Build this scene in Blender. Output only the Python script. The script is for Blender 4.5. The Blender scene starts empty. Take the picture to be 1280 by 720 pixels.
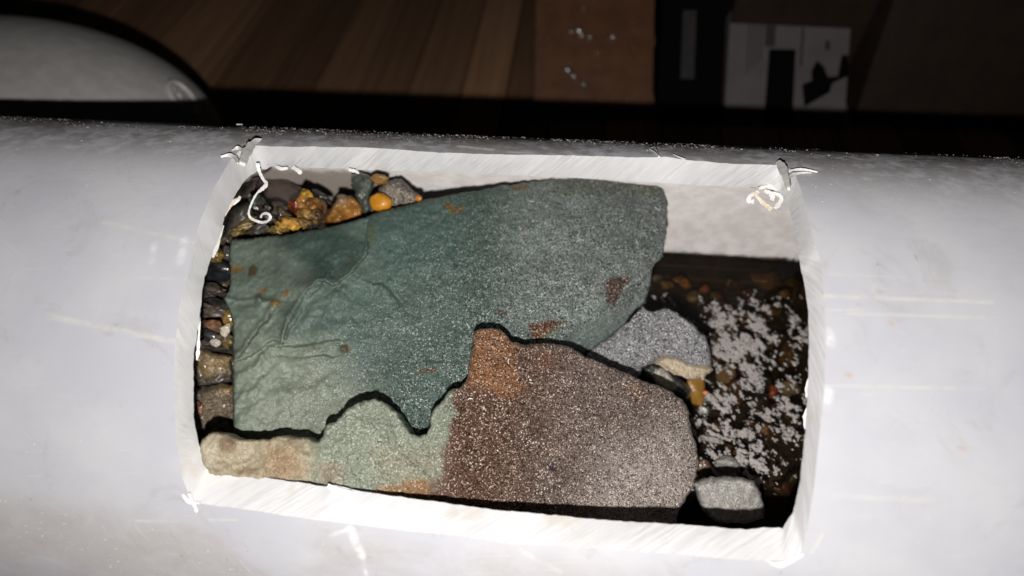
import bpy, math, random
import numpy as np
from mathutils import Vector, Matrix
from mathutils.geometry import delaunay_2d_cdt
random.seed(7); np.random.seed(7)
C = bpy.context.scene.collection

# ------------------------------------------------------------------ frame of the place
# Everything is solved in units of the pipe's outer radius (U metres); the pipe lies along X, Z is up.
U = 0.055
F = 720.0                                             # focal length in photo pixels (1280 wide)
P0 = np.array([0.3815 * 0, 0.3815, 2.4877])           # point of the pipe axis seen from the camera
AX = np.array([0.99398263, 0.06360208, -0.08918136])
NN = np.array([-0.07827908, -0.15706062, -0.98448177])
VV = np.array([-0.07662197, 0.98553881, -0.15113681])
TILT = math.radians(28.5)
UP = math.cos(TILT) * NN - math.sin(TILT) * VV
UP = UP / np.linalg.norm(UP)
EX = AX - UP * (AX @ UP); EX /= np.linalg.norm(EX)
EY = np.cross(UP, EX)
M = np.stack([EX, EY, UP])                            # camera axes -> place axes
RI = 0.8946                                           # inner radius of the pipe
WATER = -0.144                                        # water level above the axis

def W(X): return (np.asarray(X) - P0) @ M.T           # camera frame -> place (units of U)
def rays(px):
    px = np.atleast_2d(np.asarray(px, float))
    return np.stack([(px[:, 0] - 640) / F, (px[:, 1] - 360) / F, np.ones(len(px))], 1)
def at(px, z): return W(rays(px) * np.broadcast_to(np.asarray(z, float), (len(np.atleast_2d(px)),))[:, None])
def on_level(px, h):                                  # where the line of sight meets the level h
    r = rays(px); z = (h + P0 @ UP) / (r @ UP)
    return W(r * z[:, None])
def level_z(px, h):
    r = rays(px); return (h + P0 @ UP) / (r @ UP)
def on_pipe(px, r, far=False):                        # where it meets the pipe: (s, angle, points)
    d = rays(px) @ M.T; o = W(np.zeros((1, 3)))[0]
    A = d[:, 1]**2 + d[:, 2]**2; B = 2 * (o[1] * d[:, 1] + o[2] * d[:, 2]); Cc = o[1]**2 + o[2]**2 - r * r
    disc = np.maximum(B * B - 4 * A * Cc, 0)
    t = (-B + (1 if far else -1) * np.sqrt(disc)) / (2 * A)
    p = o + d * t[:, None]
    return p[:, 0], np.arctan2(-p[:, 1], p[:, 2]), p   # angle 0 = top, positive towards the viewer
def cyl(s, th, r): return np.stack([s, -r * np.sin(th), r * np.cos(th)], -1)

CAM = W(np.zeros((1, 3)))[0]

# ------------------------------------------------------------------ camera, world, flash, exposure
cam = bpy.data.cameras.new("camera"); camo = bpy.data.objects.new("camera", cam); C.objects.link(camo)
cam.sensor_width = 36; cam.lens = 36 * F / 1280; cam.clip_start = 0.005; cam.clip_end = 50
R3 = np.stack([M @ np.array([1, 0, 0]), M @ np.array([0, -1, 0]), M @ np.array([0, 0, -1])], 1)
mw = Matrix.Identity(4)
for i in range(3):
    for j in range(3): mw[i][j] = R3[i, j]
    mw[i][3] = CAM[i] * U
camo.matrix_world = mw
cam.dof.use_dof = True; cam.dof.focus_distance = 1.93 * U; cam.dof.aperture_fstop = 12.5
bpy.context.scene.camera = camo

wd = bpy.data.worlds.new("World"); bpy.context.scene.world = wd; wd.use_nodes = True
wd.node_tree.nodes["Background"].inputs[0].default_value = (0.9, 0.95, 1.0, 1)
wd.node_tree.nodes["Background"].inputs[1].default_value = 0.002

fl = bpy.data.lights.new("phone_flash", 'POINT'); flo = bpy.data.objects.new("phone_flash", fl); C.objects.link(flo)
fl.energy = 0.77; fl.shadow_soft_size = 0.0011; fl.color = (1.0, 0.965, 0.93)
flo.location = Vector(W(np.array([[-0.05, 0.26, -0.02]]))[0] * U)

sc = bpy.context.scene
sc.view_settings.view_transform = 'Standard'; sc.view_settings.look = 'None'
sc.view_settings.exposure = 0; sc.view_settings.gamma = 1
sc.render.engine = 'CYCLES'
sc.cycles.max_bounces = 8; sc.cycles.transparent_max_bounces = 12
sc.cycles.sample_clamp_indirect = 4

# ------------------------------------------------------------------ small tools
def vnoise(p, seed=0):
    p = np.asarray(p, float); i = np.floor(p).astype(np.int64); f = p - i; f = f * f * (3 - 2 * f)
    def h(a, b):
        n = (a * 374761393 + b * 668265263 + seed * 974634777) & 0x7fffffff
        n = ((n ^ (n >> 13)) * 1274126177) & 0x7fffffff
        return ((n ^ (n >> 16)) & 0xffff) / 65535.0
    x, y = i[..., 0], i[..., 1]
    a = h(x, y); b = h(x + 1, y); c = h(x, y + 1); d = h(x + 1, y + 1)
    return (a * (1 - f[..., 0]) + b * f[..., 0]) * (1 - f[..., 1]) + (c * (1 - f[..., 0]) + d * f[..., 0]) * f[..., 1]
def fbm(p, o=4, seed=0):
    v = 0; a = 0.5; p = np.asarray(p, float)
    for k in range(o): v = v + a * (vnoise(p, seed + k) - 0.5); a *= 0.5; p = p * 2.03 + 7.1
    return v                                           # about -0.45 .. 0.45
def smooth(a, b, x): t = np.clip((x - a) / (b - a), 0, 1); return t * t * (3 - 2 * t)
def seg_dist(pts, poly, closed=True):
    P = np.asarray(poly, float); a = P if closed else P[:-1]; b = np.roll(P, -1, 0) if closed else P[1:]
    out = np.full(len(pts), 1e9); sg = np.zeros(len(pts))
    for k in range(len(a)):
        d = b[k] - a[k]; w = pts - a[k]; q = np.clip((w @ d) / (d @ d + 1e-9), 0, 1)
        e = w - q[:, None] * d; dd = np.hypot(e[:, 0], e[:, 1])
        m = dd < out; out[m] = dd[m]; sg[m] = np.sign(d[0] * e[m, 1] - d[1] * e[m, 0])
    return (out, sg)
def inside(pts, poly):
    P = np.asarray(poly, float); r = np.zeros(len(pts), bool); j = len(P) - 1
    for i in range(len(P)):
        c = ((P[i, 1] > pts[:, 1]) != (P[j, 1] > pts[:, 1])) & (pts[:, 0] < (P[j, 0] - P[i, 0]) * (pts[:, 1] - P[i, 1]) / (P[j, 1] - P[i, 1] + 1e-12) + P[i, 0])
        r ^= c; j = i
    return r
def soft_in(pts, poly, w=4):                           # 0..1 soft membership
    d, _ = seg_dist(pts, poly); s = np.where(inside(pts, poly), d, -d); return smooth(-w, w, s)
def resample(poly, step, closed=True, rough=0.0, seed=0):
    P = np.asarray(poly, float); Q = np.vstack([P, P[:1]]) if closed else P
    L = np.hypot(*np.diff(Q, axis=0).T); cum = np.concatenate([[0], np.cumsum(L)]); n = max(8 if closed else 2, int(cum[-1] / step))
    t = np.linspace(0, cum[-1], n + (0 if closed else 1), endpoint=not closed)
    R = np.stack([np.interp(t, cum, Q[:, 0]), np.interp(t, cum, Q[:, 1])], 1)
    if rough:
        R = R + rough * (3.2 * np.stack([fbm(R * 0.09, 4, seed), fbm(R * 0.09 + 50, 4, seed + 9)], 1) + 2.4 * np.stack([fbm(R * .31, 2, seed + 3), fbm(R * .31 + 50, 2, seed + 6)], 1))
    return R
def mesh(name, V, Fc, mat, parent=None, smoothf=True, attrs=None, uv=None, kind=None, mats=None, fmat=None):
    me = bpy.data.meshes.new(name)
    me.from_pydata([tuple(v) for v in np.asarray(V) * U], [], [tuple(int(i) for i in f) for f in Fc])
    for m in (mats or [mat]): me.materials.append(m)
    if smoothf: me.polygons.foreach_set("use_smooth", [True] * len(me.polygons))
    if fmat is not None: me.polygons.foreach_set("material_index", list(fmat))
    for k, a in (attrs or {}).items():
        a = np.asarray(a, float)
        if a.ndim == 2:
            at_ = me.attributes.new(k, 'FLOAT_COLOR', 'POINT'); at_.data.foreach_set("color", np.c_[a, np.ones(len(a))].ravel())
        else:
            at_ = me.attributes.new(k, 'FLOAT', 'POINT'); at_.data.foreach_set("value", a)
    if uv is not None:
        l = me.uv_layers.new(name="UVMap"); idx = np.zeros(len(me.loops), int); me.loops.foreach_get("vertex_index", idx)
        l.data.foreach_set("uv", np.asarray(uv)[idx].ravel())
    me.update()
    o = bpy.data.objects.new(name, me); C.objects.link(o)
    if parent: o.parent = parent
    if kind: o["kind"] = kind
    return o
def tag(o, label, cat, group=None):
    o["label"] = label; o["category"] = cat
    if group: o["group"] = group
    return o
def lin(r, g, b):
    f = lambda c: (c / 255 / 12.92) if c / 255 <= 0.04045 else ((c / 255 + 0.055) / 1.055)**2.4
    return np.array([f(r), f(g), f(b)])

# ------------------------------------------------------------------ materials
class NT:
    def __init__(s, name):
        s.m = bpy.data.materials.new(name); s.m.use_nodes = True; s.t = s.m.node_tree
        s.b = s.t.nodes["Principled BSDF"]; s.out = s.t.nodes["Material Output"]
    def n(s, typ, **kw):
        nd = s.t.nodes.new(typ)
        for k, v in kw.items():
            if k.startswith('i_'):
                key = k[2:]; key = int(key) if key.isdigit() else key
                s.put(nd.inputs[key], v)
            else: setattr(nd, k, v)
        return nd
    def put(s, sock, v):
        if isinstance(v, bpy.types.NodeSocket): s.t.links.new(v, sock)
        else: sock.default_value = v
    def math(s, op, a, b=0.0, clamp=False):
        nd = s.n('ShaderNodeMath', operation=op, use_clamp=clamp); s.put(nd.inputs[0], a); s.put(nd.inputs[1], b); return nd.outputs[0]
    def mix(s, f, a, b, mode='MIX'):
        nd = s.n('ShaderNodeMix', data_type='RGBA', blend_type=mode)
        s.put(nd.inputs[0], f); s.put(nd.inputs[6], a); s.put(nd.inputs[7], b); return nd.outputs[2]
    def ramp(s, f, lo, hi, a=0.0, b=1.0):
        nd = s.n('ShaderNodeMapRange'); nd.interpolation_type = 'SMOOTHSTEP'; s.put(nd.inputs[0], f)
        for k, v in zip((1, 2, 3, 4), (lo, hi, a, b)): s.put(nd.inputs[k], v)
        return nd.outputs[0]
    def noise(s, vec, scale, detail=4, rough=0.55, dist=0.0):
        nd = s.n('ShaderNodeTexNoise'); s.put(nd.inputs['Vector'], vec); nd.inputs['Scale'].default_value = scale
        nd.inputs['Detail'].default_value = detail; nd.inputs['Roughness'].default_value = rough; nd.inputs['Distortion'].default_value = dist
        return nd.outputs[0]
    def bump(s, h, dist, strength=1.0, normal=None):
        nd = s.n('ShaderNodeBump'); s.put(nd.inputs['Height'], h); nd.inputs['Distance'].default_value = dist; s.put(nd.inputs['Strength'], strength)
        if normal: s.put(nd.inputs['Normal'], normal)
        return nd.outputs[0]

def rock_material(name, grain_mm=0.30, rough=0.40, spark=0.55, bump=1.0, coat=0.0, glint=(0.75, 0.75, 0.74), spec=.35):
    """Colour comes from the attribute 'col', how gritty the face is from 'grain'."""
    k = NT(name); co = k.n('ShaderNodeTexCoord').outputs['Object']
    col = k.n('ShaderNodeAttribute', attribute_name='col').outputs['Color']
    gr = k.n('ShaderNodeAttribute', attribute_name='grain').outputs['Fac']
    sc_ = 1000 / grain_mm
    warp = k.n('ShaderNodeTexNoise'); k.put(warp.inputs['Vector'], co); warp.inputs['Scale'].default_value = sc_ * 0.5
    off = k.n('ShaderNodeVectorMath', operation='SCALE'); k.put(off.inputs[0], warp.outputs['Color']); off.inputs['Scale'].default_value = 1.2 / sc_
    wv = k.n('ShaderNodeVectorMath', operation='ADD'); k.put(wv.inputs[0], co); k.put(wv.inputs[1], off.outputs[0])
    vo = k.n('ShaderNodeTexVoronoi'); k.put(vo.inputs['Vector'], wv.outputs[0]); vo.inputs['Scale'].default_value = sc_
    cell = k.n('ShaderNodeSeparateColor'); k.put(cell.inputs[0], vo.outputs['Color'])
    big = k.noise(co, 170, 5, 0.6); mid = k.noise(co, 900, 4, 0.65)
    c1 = k.mix(1.0, col, k.n('ShaderNodeCombineColor').outputs[0], 'MULTIPLY')
    cc = c1.node; v = k.math('ADD', 0.62, k.math('MULTIPLY', 0.38, k.math('ADD', big, mid)))
    comb = k.n('ShaderNodeCombineColor'); [k.put(comb.inputs[i], v) for i in range(3)]
    k.t.links.new(comb.outputs[0], cc.inputs[7])
    # dark pits between the grains; flash glints painted as pale cells
    dark = k.math('MULTIPLY', k.ramp(cell.outputs[0], 0.36, 0.16), k.math('MULTIPLY', gr, 0.9))
    c2 = k.mix(dark, c1, k.mix(1.0, c1, (0.22, 0.21, 0.20, 1), 'MULTIPLY'))
    near = k.ramp(vo.outputs['Distance'], 0.62, 0.30)
    patch = k.ramp(k.noise(co, 420, 3, 0.6), 0.30, 0.68)
    lit = k.math('MULTIPLY', k.math('MULTIPLY', k.ramp(cell.outputs[1], 0.60, 0.86), near), k.math('MULTIPLY', k.math('MULTIPLY', gr, patch), spark))
    c3 = k.mix(lit, c2, k.mix(0.45, k.mix(1.0, col, (3.6, 3.6, 3.6, 1), 'MULTIPLY'), tuple(glint) + (1,)))
    vo2 = k.n('ShaderNodeTexVoronoi'); k.put(vo2.inputs['Vector'], wv.outputs[0]); vo2.inputs['Scale'].default_value = sc_ * .55
    cell2 = k.n('ShaderNodeSeparateColor'); k.put(cell2.inputs[0], vo2.outputs['Color'])
    big2 = k.math('MULTIPLY', k.math('MULTIPLY', k.ramp(cell2.outputs[0], 0.90, 0.95), k.ramp(vo2.outputs['Distance'], .5, .2)), k.math('MULTIPLY', gr, .8))
    clump = k.ramp(k.noise(co, 260, 4, 0.7), 0.36, 0.62, 0.25, 1.15)
    wht = k.math('MULTIPLY', clump, k.math('MULTIPLY', k.math('MULTIPLY', k.ramp(cell.outputs[0], 0.86, 0.93), near), k.math('MULTIPLY', k.math('POWER', gr, 1.3), min(1.0, spark * 1.1))))
    wht = k.math('MAXIMUM', wht, k.math('MULTIPLY', big2, k.math('MULTIPLY', clump, spark)), True)
    c3 = k.mix(wht, c3, tuple(glint) + (1,))
    k.put(k.b.inputs['Base Color'], c3)
    k.put(k.b.inputs['Roughness'], k.math('SUBTRACT', k.math('ADD', rough, k.math('MULTIPLY', .18, k.math('SUBTRACT', 1.0, gr, True))), k.math('MULTIPLY', k.math('MULTIPLY', cell.outputs[2], gr), 0.22)))
    k.b.inputs['Specular IOR Level'].default_value = spec
    k.b.inputs['Coat Weight'].default_value = coat; k.b.inputs['Coat Roughness'].default_value = 0.12
    h = k.math('ADD', k.math('MULTIPLY', cell.outputs[2], 0.6), k.math('MULTIPLY', vo.outputs['Distance'], -0.8))
    nb = k.bump(h, 0.00022 * bump, k.math('ADD', 0.06, k.math('MULTIPLY', gr, 0.75)))
    nb = k.bump(mid, 0.0005, k.math('ADD', .05, k.math('MULTIPLY', gr, 0.3)), nb)
    k.put(k.b.inputs['Normal'], nb); k.put(k.b.inputs['Coat Normal'], nb)
    return k.m

MAT_ROCK = rock_material("gritty_rock", 0.235, 0.38, 0.95, 1.5)
MAT_RUSTY = rock_material("rusty_gritty_rock", 0.255, 0.40, 1.0, 1.8, glint=(.74, .66, .60))
MAT_SPARKLE = rock_material("sparkling_rock", 0.28, 0.40, 1.0, 1.6, glint=(0.9, 0.9, 0.92))
MAT_WET = rock_material("wet_stone", 0.35, 0.30, 0.35, 1.0, coat=0.6)
MAT_GEM = rock_material("wet_amber_stone", 0.45, 0.25, 0.15, 1.6, coat=0.8)

def plastic():
    k = NT("white_pipe_plastic"); uv = k.n('ShaderNodeUVMap').outputs[0]; co = k.n('ShaderNodeTexCoord').outputs['Object']
    sep = k.n('ShaderNodeSeparateXYZ'); k.put(sep.inputs[0], uv); s, th = sep.outputs[0], sep.outputs[1]
    base = k.mix(k.ramp(k.noise(co, 55, 4), 0.35, 0.65), (0.40, 0.404, 0.44, 1), (0.44, 0.442, 0.468, 1))
    # handling dirt: heavy along the back of the pipe, patchy along the front
    n1 = k.noise(co, 60, 6, 0.62, 0.4); n2 = k.noise(co, 420, 4, 0.6)
    back = k.ramp(th, -0.02, -0.50, 0, 1)
    grime = k.math('MULTIPLY', back, k.ramp(k.math('ADD', n1, k.math('MULTIPLY', n2, 0.7)), 0.70, 0.94, .2, 1.0))
    base = k.mix(k.math('MULTIPLY', grime, 0.85), base, (0.12, 0.108, 0.10, 1))
    front = k.math('MULTIPLY', k.ramp(th, 0.90, 1.06), k.ramp(n1, 0.36, 0.62))
    base = k.mix(k.math('MULTIPLY', front, 0.45), base, (0.30, 0.275, 0.245, 1))
    # short dark scuffs on the back
    mp = k.n('ShaderNodeMapping'); k.put(mp.inputs[0], uv); mp.inputs['Scale'].default_value = (30, 90, 1); mp.inputs['Rotation'].default_value = (0, 0, 0.5)
    sc1 = k.ramp(k.noise(mp.outputs[0], 1.0, 5, 0.6, 1.2), 0.50, 0.60)
    base = k.mix(k.math('MULTIPLY', k.math('MULTIPLY', sc1, k.ramp(th, -0.34, -0.50)), 0.9), base, (0.07, 0.065, 0.06, 1))
    # pale specks and hairline rubs
    sp = k.ramp(k.noise(co, 1500, 2, 0.5), 0.66, 0.72)
    base = k.mix(k.math('MULTIPLY', sp, k.math('MULTIPLY', k.ramp(n1, 0.50, 0.66, 0.03, 0.8), k.math('ADD', k.ramp(th, .05, -.4), k.ramp(th, .85, 1.05)))), base, (0.62, 0.61, 0.59, 1))
    mp2 = k.n('ShaderNodeMapping'); k.put(mp2.inputs[0], uv); mp2.inputs['Scale'].default_value = (4, 160, 1)
    ln = k.ramp(k.noise(mp2.outputs[0], 1.0, 3, 0.6), 0.66, 0.74)
    base = k.mix(k.math('MULTIPLY', ln, 0.35), base, (0.52, 0.515, 0.50, 1))
    for rt, sx, sy, lo_, hi_, am in ((0.9, 14, 260, .67, .72, .28), (-0.5, 10, 220, .68, .73, .24), (0.15, 5, 190, .66, .71, .30)):
        m3 = k.n('ShaderNodeMapping'); k.put(m3.inputs[0], uv); m3.inputs['Rotation'].default_value = (0, 0, rt)
        m4 = k.n('ShaderNodeMapping'); k.put(m4.inputs[0], m3.outputs[0]); m4.inputs['Scale'].default_value = (sx, sy, 1)
        scr = k.ramp(k.noise(m4.outputs[0], 1.0, 2, .5, .4), lo_, hi_)
        base = k.mix(k.math('MULTIPLY', k.math('MULTIPLY', scr, am), k.ramp(n1, .38, .6)), base, (.56, .55, .53, 1))
    smear = k.ramp(k.noise(co, 95, 6, .7, 1.5), .54, .70)
    base = k.mix(k.math('MULTIPLY', smear, .22), base, (.27, .25, .225, 1))
    spot = k.ramp(k.noise(co, 700, 2, .5), .70, .74)
    base = k.mix(k.math('MULTIPLY', spot, k.math('MULTIPLY', smear, .6)), base, (.16, .12, .085, 1))
    wob = k.math('MULTIPLY', k.math('SUBTRACT', k.noise(co, 420, 5, 0.75), 0.5), 0.016)
    def stroke(a, b, w, colr, amt):
        nonlocal base
        (s0, t0), (s1, t1) = a, b
        dx, dy = s1 - s0, t1 - t0; L2 = dx * dx + dy * dy
        rx = k.math('SUBTRACT', s, s0); ry = k.math('SUBTRACT', th, t0)
        q = k.math('DIVIDE', k.math('ADD', k.math('MULTIPLY', rx, dx), k.math('MULTIPLY', ry, dy)), L2, True)
        ex = k.math('SUBTRACT', rx, k.math('MULTIPLY', q, dx)); ey = k.math('SUBTRACT', ry, k.math('MULTIPLY', q, dy))
        d = k.math('SQRT', k.math('ADD', k.math('MULTIPLY', ex, ex), k.math('MULTIPLY', ey, ey)))
        d = k.math('ADD', d, wob)
        m = k.math('MULTIPLY', k.ramp(d, w, w * 0.2), k.math('MULTIPLY', amt * .75, k.ramp(n2, 0.35, 0.62, 0.15, 0.9)))
        base = k.mix(m, base, tuple(colr) + (1,))
    WARM = (0.56, 0.54, 0.48); WHT = (0.66, 0.66, 0.68)
    S = [((130, 278), (242, 303), .012, WARM, .55), ((60, 395), (222, 428), .013, WARM, .75), ((170, 347), (232, 349), .007, WARM, .4),
         ((1030, 370), (1240, 378), .009, WARM, .8), ((1030, 387), (1080, 388), .006, WARM, .5), ((1060, 392), (1230, 397), .007, WARM, .6), ((1035, 343), (1130, 346), .006, WARM, .4),
         ((1028, 482), (1230, 486), .006, WARM, .6), ((1040, 620), (1180, 626), .012, WARM, .4), ((1015, 690), (1028, 668), .008, WARM, .7),
         ((160, 651), (222, 652), .007, WARM, .7), ((262, 650), (296, 650), .007, WARM, .7), ((168, 656), (185, 675), .005, WARM, .5),
         ((300, 700), (316, 719), .005, WARM, .6), ((240, 700), (250, 712), .004, WARM, .6), ((193, 306), (189, 326), .018, WHT, .6),
         ((231, 300), (226, 326), .021, WHT, .7), ((1036, 415), (1038, 428), .02, WHT, .8), ((1035, 490), (1033, 506), .022, WHT, .8),
         ((575, 183), (615, 187), .022, WHT, .7), ((636, 190), (662, 191), .014, WHT, .6), ((438, 662), (452, 694), .022, WHT, .9), ((452, 694), (458, 719), .010, WHT, .8),
         ((440, 660), (414, 669), .009, WHT, .8), ((650, 688), (700, 715), .014, WARM, .5)]
    for a, b, w, c, amt in S:
        ss, tt, _ = on_pipe([a, b], 1.0); stroke((float(ss[0]), float(tt[0])), (float(ss[1]), float(tt[1])), w, c, amt)
    # brown specks on the front
    for px, r in (((1058, 468), .012), ((1112, 404), .010), ((1072, 380), .008), ((1098, 364), .009), ((20, 240), .012), ((1200, 560), .010)):
        ss, tt, _ = on_pipe([px, (px[0] + 4, px[1] + 1)], 1.0); stroke((float(ss[0]), float(tt[0])), (float(ss[1]), float(tt[1])), r, (0.40, 0.27, 0.16), .7)
    k.put(k.b.inputs['Base Color'], base)
    k.put(k.b.inputs['Roughness'], k.ramp(n1, 0.3, 0.7, 0.36, 0.52)); k.b.inputs['Diffuse Roughness'].default_value = 0.7
    k.b.inputs['Specular IOR Level'].default_value = 0.4
    k.put(k.b.inputs['Normal'], k.bump(k.math('ADD', n2, k.math('MULTIPLY', ln, 0.5)), 0.00010, 0.5))
    return k.m
def inner_plastic():
    k = NT("damp_inner_plastic"); co = k.n('ShaderNodeTexCoord').outputs['Object']
    geo = k.n('ShaderNodeSeparateXYZ'); k.put(geo.inputs[0], co)
    n = k.noise(co, 260, 5, 0.65); f = k.noise(co, 900, 4, 0.65)
    base = k.mix(k.ramp(n, 0.35, 0.68), (0.70, 0.66, 0.645, 1), (0.84, 0.81, 0.795, 1))
    base = k.mix(k.math('MULTIPLY', k.ramp(f, 0.60, 0.72), 0.5), base, (0.88, 0.86, 0.84, 1))
    # silt dried and wet on the wall up to a ragged tide line
    lvl = k.math('ADD', geo.outputs[2], k.math('MULTIPLY', k.math('SUBTRACT', k.noise(co, 420, 5, 0.7), 0.5), 0.0035))
    silt = k.ramp(lvl, (WATER + 0.035) * U, (WATER - 0.01) * U)
    left = k.ramp(geo.outputs[0], -0.62 * U, -0.78 * U)
    lvl2 = k.math('ADD', geo.outputs[2], k.math('MULTIPLY', k.math('SUBTRACT', k.noise(co, 300, 5, 0.7), 0.5), 0.008))
    silt2 = k.math('MULTIPLY', left, k.ramp(lvl2, 0.45 * U, 0.36 * U))
    base = k.mix(k.math('MULTIPLY', silt2, 0.85), base, (0.24, 0.20, 0.165, 1))
    base = k.mix(silt, base, (0.085, 0.070, 0.056, 1))
    k.put(k.b.inputs['Base Color'], base); k.b.inputs['Roughness'].default_value = 0.55; k.b.inputs['Diffuse Roughness'].default_value = 1.0
    k.put(k.b.inputs['Normal'], k.bump(k.math('ADD', n, f), 0.0006, 0.55))
    return k.m
def cut_plastic():
    k = NT("sawn_plastic"); uv = k.n('ShaderNodeUVMap').outputs[0]; co = k.n('ShaderNodeTexCoord').outputs['Object']
    rot = k.n('ShaderNodeMapping'); k.put(rot.inputs[0], uv); rot.inputs['Rotation'].default_value = (0, 0, -0.75)
    mp = k.n('ShaderNodeMapping'); k.put(mp.inputs[0], rot.outputs[0]); mp.inputs['Scale'].default_value = (70, 3.5, 1)
    n = k.noise(co, 160, 4, 0.6); saw = k.math('ADD', 0.5, k.math('MULTIPLY', k.math('SUBTRACT', k.noise(mp.outputs[0], 1.0, 5, 0.7, 1.2), .5), k.ramp(k.noise(co, 75, 3, .6), .38, .66, .15, 1.3))); f = k.noise(co, 1100, 3, 0.6)
    base = k.mix(k.ramp(saw, 0.36, 0.62), (0.585, 0.585, 0.60, 1), (0.735, 0.735, 0.742, 1))
    base = k.mix(k.math('MULTIPLY', k.ramp(n, 0.58, 0.72), 0.55), base, (0.60, 0.55, 0.48, 1))
    k.put(k.b.inputs['Base Color'], base); k.b.inputs['Roughness'].default_value = 0.5
    nb = k.bump(saw, 0.00016, 0.4); k.put(k.b.inputs['Normal'], k.bump(f, 0.00002, 0.2, nb)); k.b.inputs['Diffuse Roughness'].default_value = .15
    return k.m
def simple(name, col, rough=0.5, nscale=300, namt=0.25, bump=0.0002, spec=0.5, col2=None, metal=0.0):
    k = NT(name); co = k.n('ShaderNodeTexCoord').outputs['Object']; n = k.noise(co, nscale, 5, 0.6)
    a = np.array(col); b = np.array(col2) if col2 is not None else a * (1 - namt)
    k.put(k.b.inputs['Base Color'], k.mix(k.ramp(n, 0.35, 0.65), tuple(b) + (1,), tuple(a) + (1,)))
    k.b.inputs['Roughness'].default_value = rough; k.b.inputs['Specular IOR Level'].default_value = spec
    k.b.inputs['Metallic'].default_value = metal
    if bump: k.put(k.b.inputs['Normal'], k.bump(n, bump, 0.6))
    return k.m
MAT_PIPE, MAT_INNER, MAT_CUT = plastic(), inner_plastic(), cut_plastic()
MAT_SHRED = simple("torn_white_plastic", (0.76, 0.75, 0.73), 0.45, 700, 0.12)
MAT_SHRED_WARM = simple("stained_torn_plastic", (0.74, 0.68, 0.58), 0.5, 500, 0.1, col2=(0.50, 0.38, 0.26))
MAT_DUST = simple("plastic_dust", (0.62, 0.60, 0.57), 0.7, 900, 0.25)

# ------------------------------------------------------------------ the pipe with its sawn window
to = [(316, 182), (340, 183), (400, 183.5), (450, 184), (500, 187), (550, 191), (620, 193), (700, 194), (760, 195.5), (800, 197), (830, 196), (870, 201), (920, 205), (975, 206)]
ro = [(975, 206), (988, 212), (994, 219), (1001, 236), (1009, 266), (1014, 287), (1018, 306), (1025, 322), (1028, 345), (1031, 380), (1032, 430), (1031, 470), (1030, 495), (1027, 517), (1022, 567), (1018, 604), (1009, 660), (1003, 690), (975, 706)]
bo = [(975, 706), (955, 701), (900, 698), (860, 694), (808, 690), (740, 685), (680, 681), (640, 680), (578, 670), (530, 666), (480, 660), (430, 654), (360, 645), (310, 637), (262, 631), (240, 627)]
lo = [(240, 627), (228, 598), (222, 562), (219, 525), (217, 480), (219, 430), (224, 385), (234, 350), (240, 322), (244, 300), (249, 280), (255, 265), (270, 230), (290, 197), (303, 186), (316, 182)]
ti = [(324, 211), (332, 212), (341, 208), (350, 209), (360, 207.5), (370, 209), (400, 210), (420, 210.5), (445, 212), (480, 212.5), (560, 216), (640, 219), (700, 221.5), (760, 224), (800, 227), (870, 231), (940, 234), (958, 236), (975, 240)]
ri = [(975, 240), (985, 257), (990, 272), (995, 292), (1000, 330), (1004, 350), (1007, 366), (1010, 385), (1011, 415), (1011, 445), (1010, 470), (1009, 495), (1008, 520), (1006, 545), (1003, 572), (1000, 600), (996, 622), (991, 640), (978, 660)]
bi = [(978, 660), (958, 659), (935, 662), (900, 659.5), (860, 656), (800, 653), (742, 649), (680, 643), (611, 637), (560, 629), (513, 623), (460, 615), (415, 606), (408, 608), (380, 604), (310, 594), (275, 589), (258, 586)]
li = [(258, 586), (252, 565), (246, 545), (242, 520), (242, 495), (242, 445), (246, 420), (249, 402), (252, 370), (256, 345), (262, 327), (269, 308), (277, 290), (281, 272), (288, 255), (296, 240), (306, 226), (324, 211)]
NS = dict(t=150, r=90, b=150, l=90)
def side(P, n):
    P = np.asarray(P, float); L = np.concatenate([[0], np.cumsum(np.hypot(*np.diff(P, axis=0).T))]); t = np.linspace(0, L[-1], n, endpoint=False)
    return np.stack([np.interp(t, L, P[:, 0]), np.interp(t, L, P[:, 1])], 1)
outer = np.vstack([side(to, 150), side(ro, 90), side(bo, 150), side(lo, 90)])
inner = np.vstack([side(ti, 150), side(ri, 90), side(bi, 150), side(li, 90)])
outer += 0.9 * np.stack([fbm(outer * .12, 3, 3), fbm(outer * .12 + 9, 3, 5)], 1) * 2
inner += 1.4 * np.stack([fbm(inner * .15, 4, 13), fbm(inner * .15 + 9, 4, 15)], 1) * 2
so, tho, Po = on_pipe(outer, 1.0); si, thi, Pi_ = on_pipe(inner, RI)
NL = len(outer)
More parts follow.
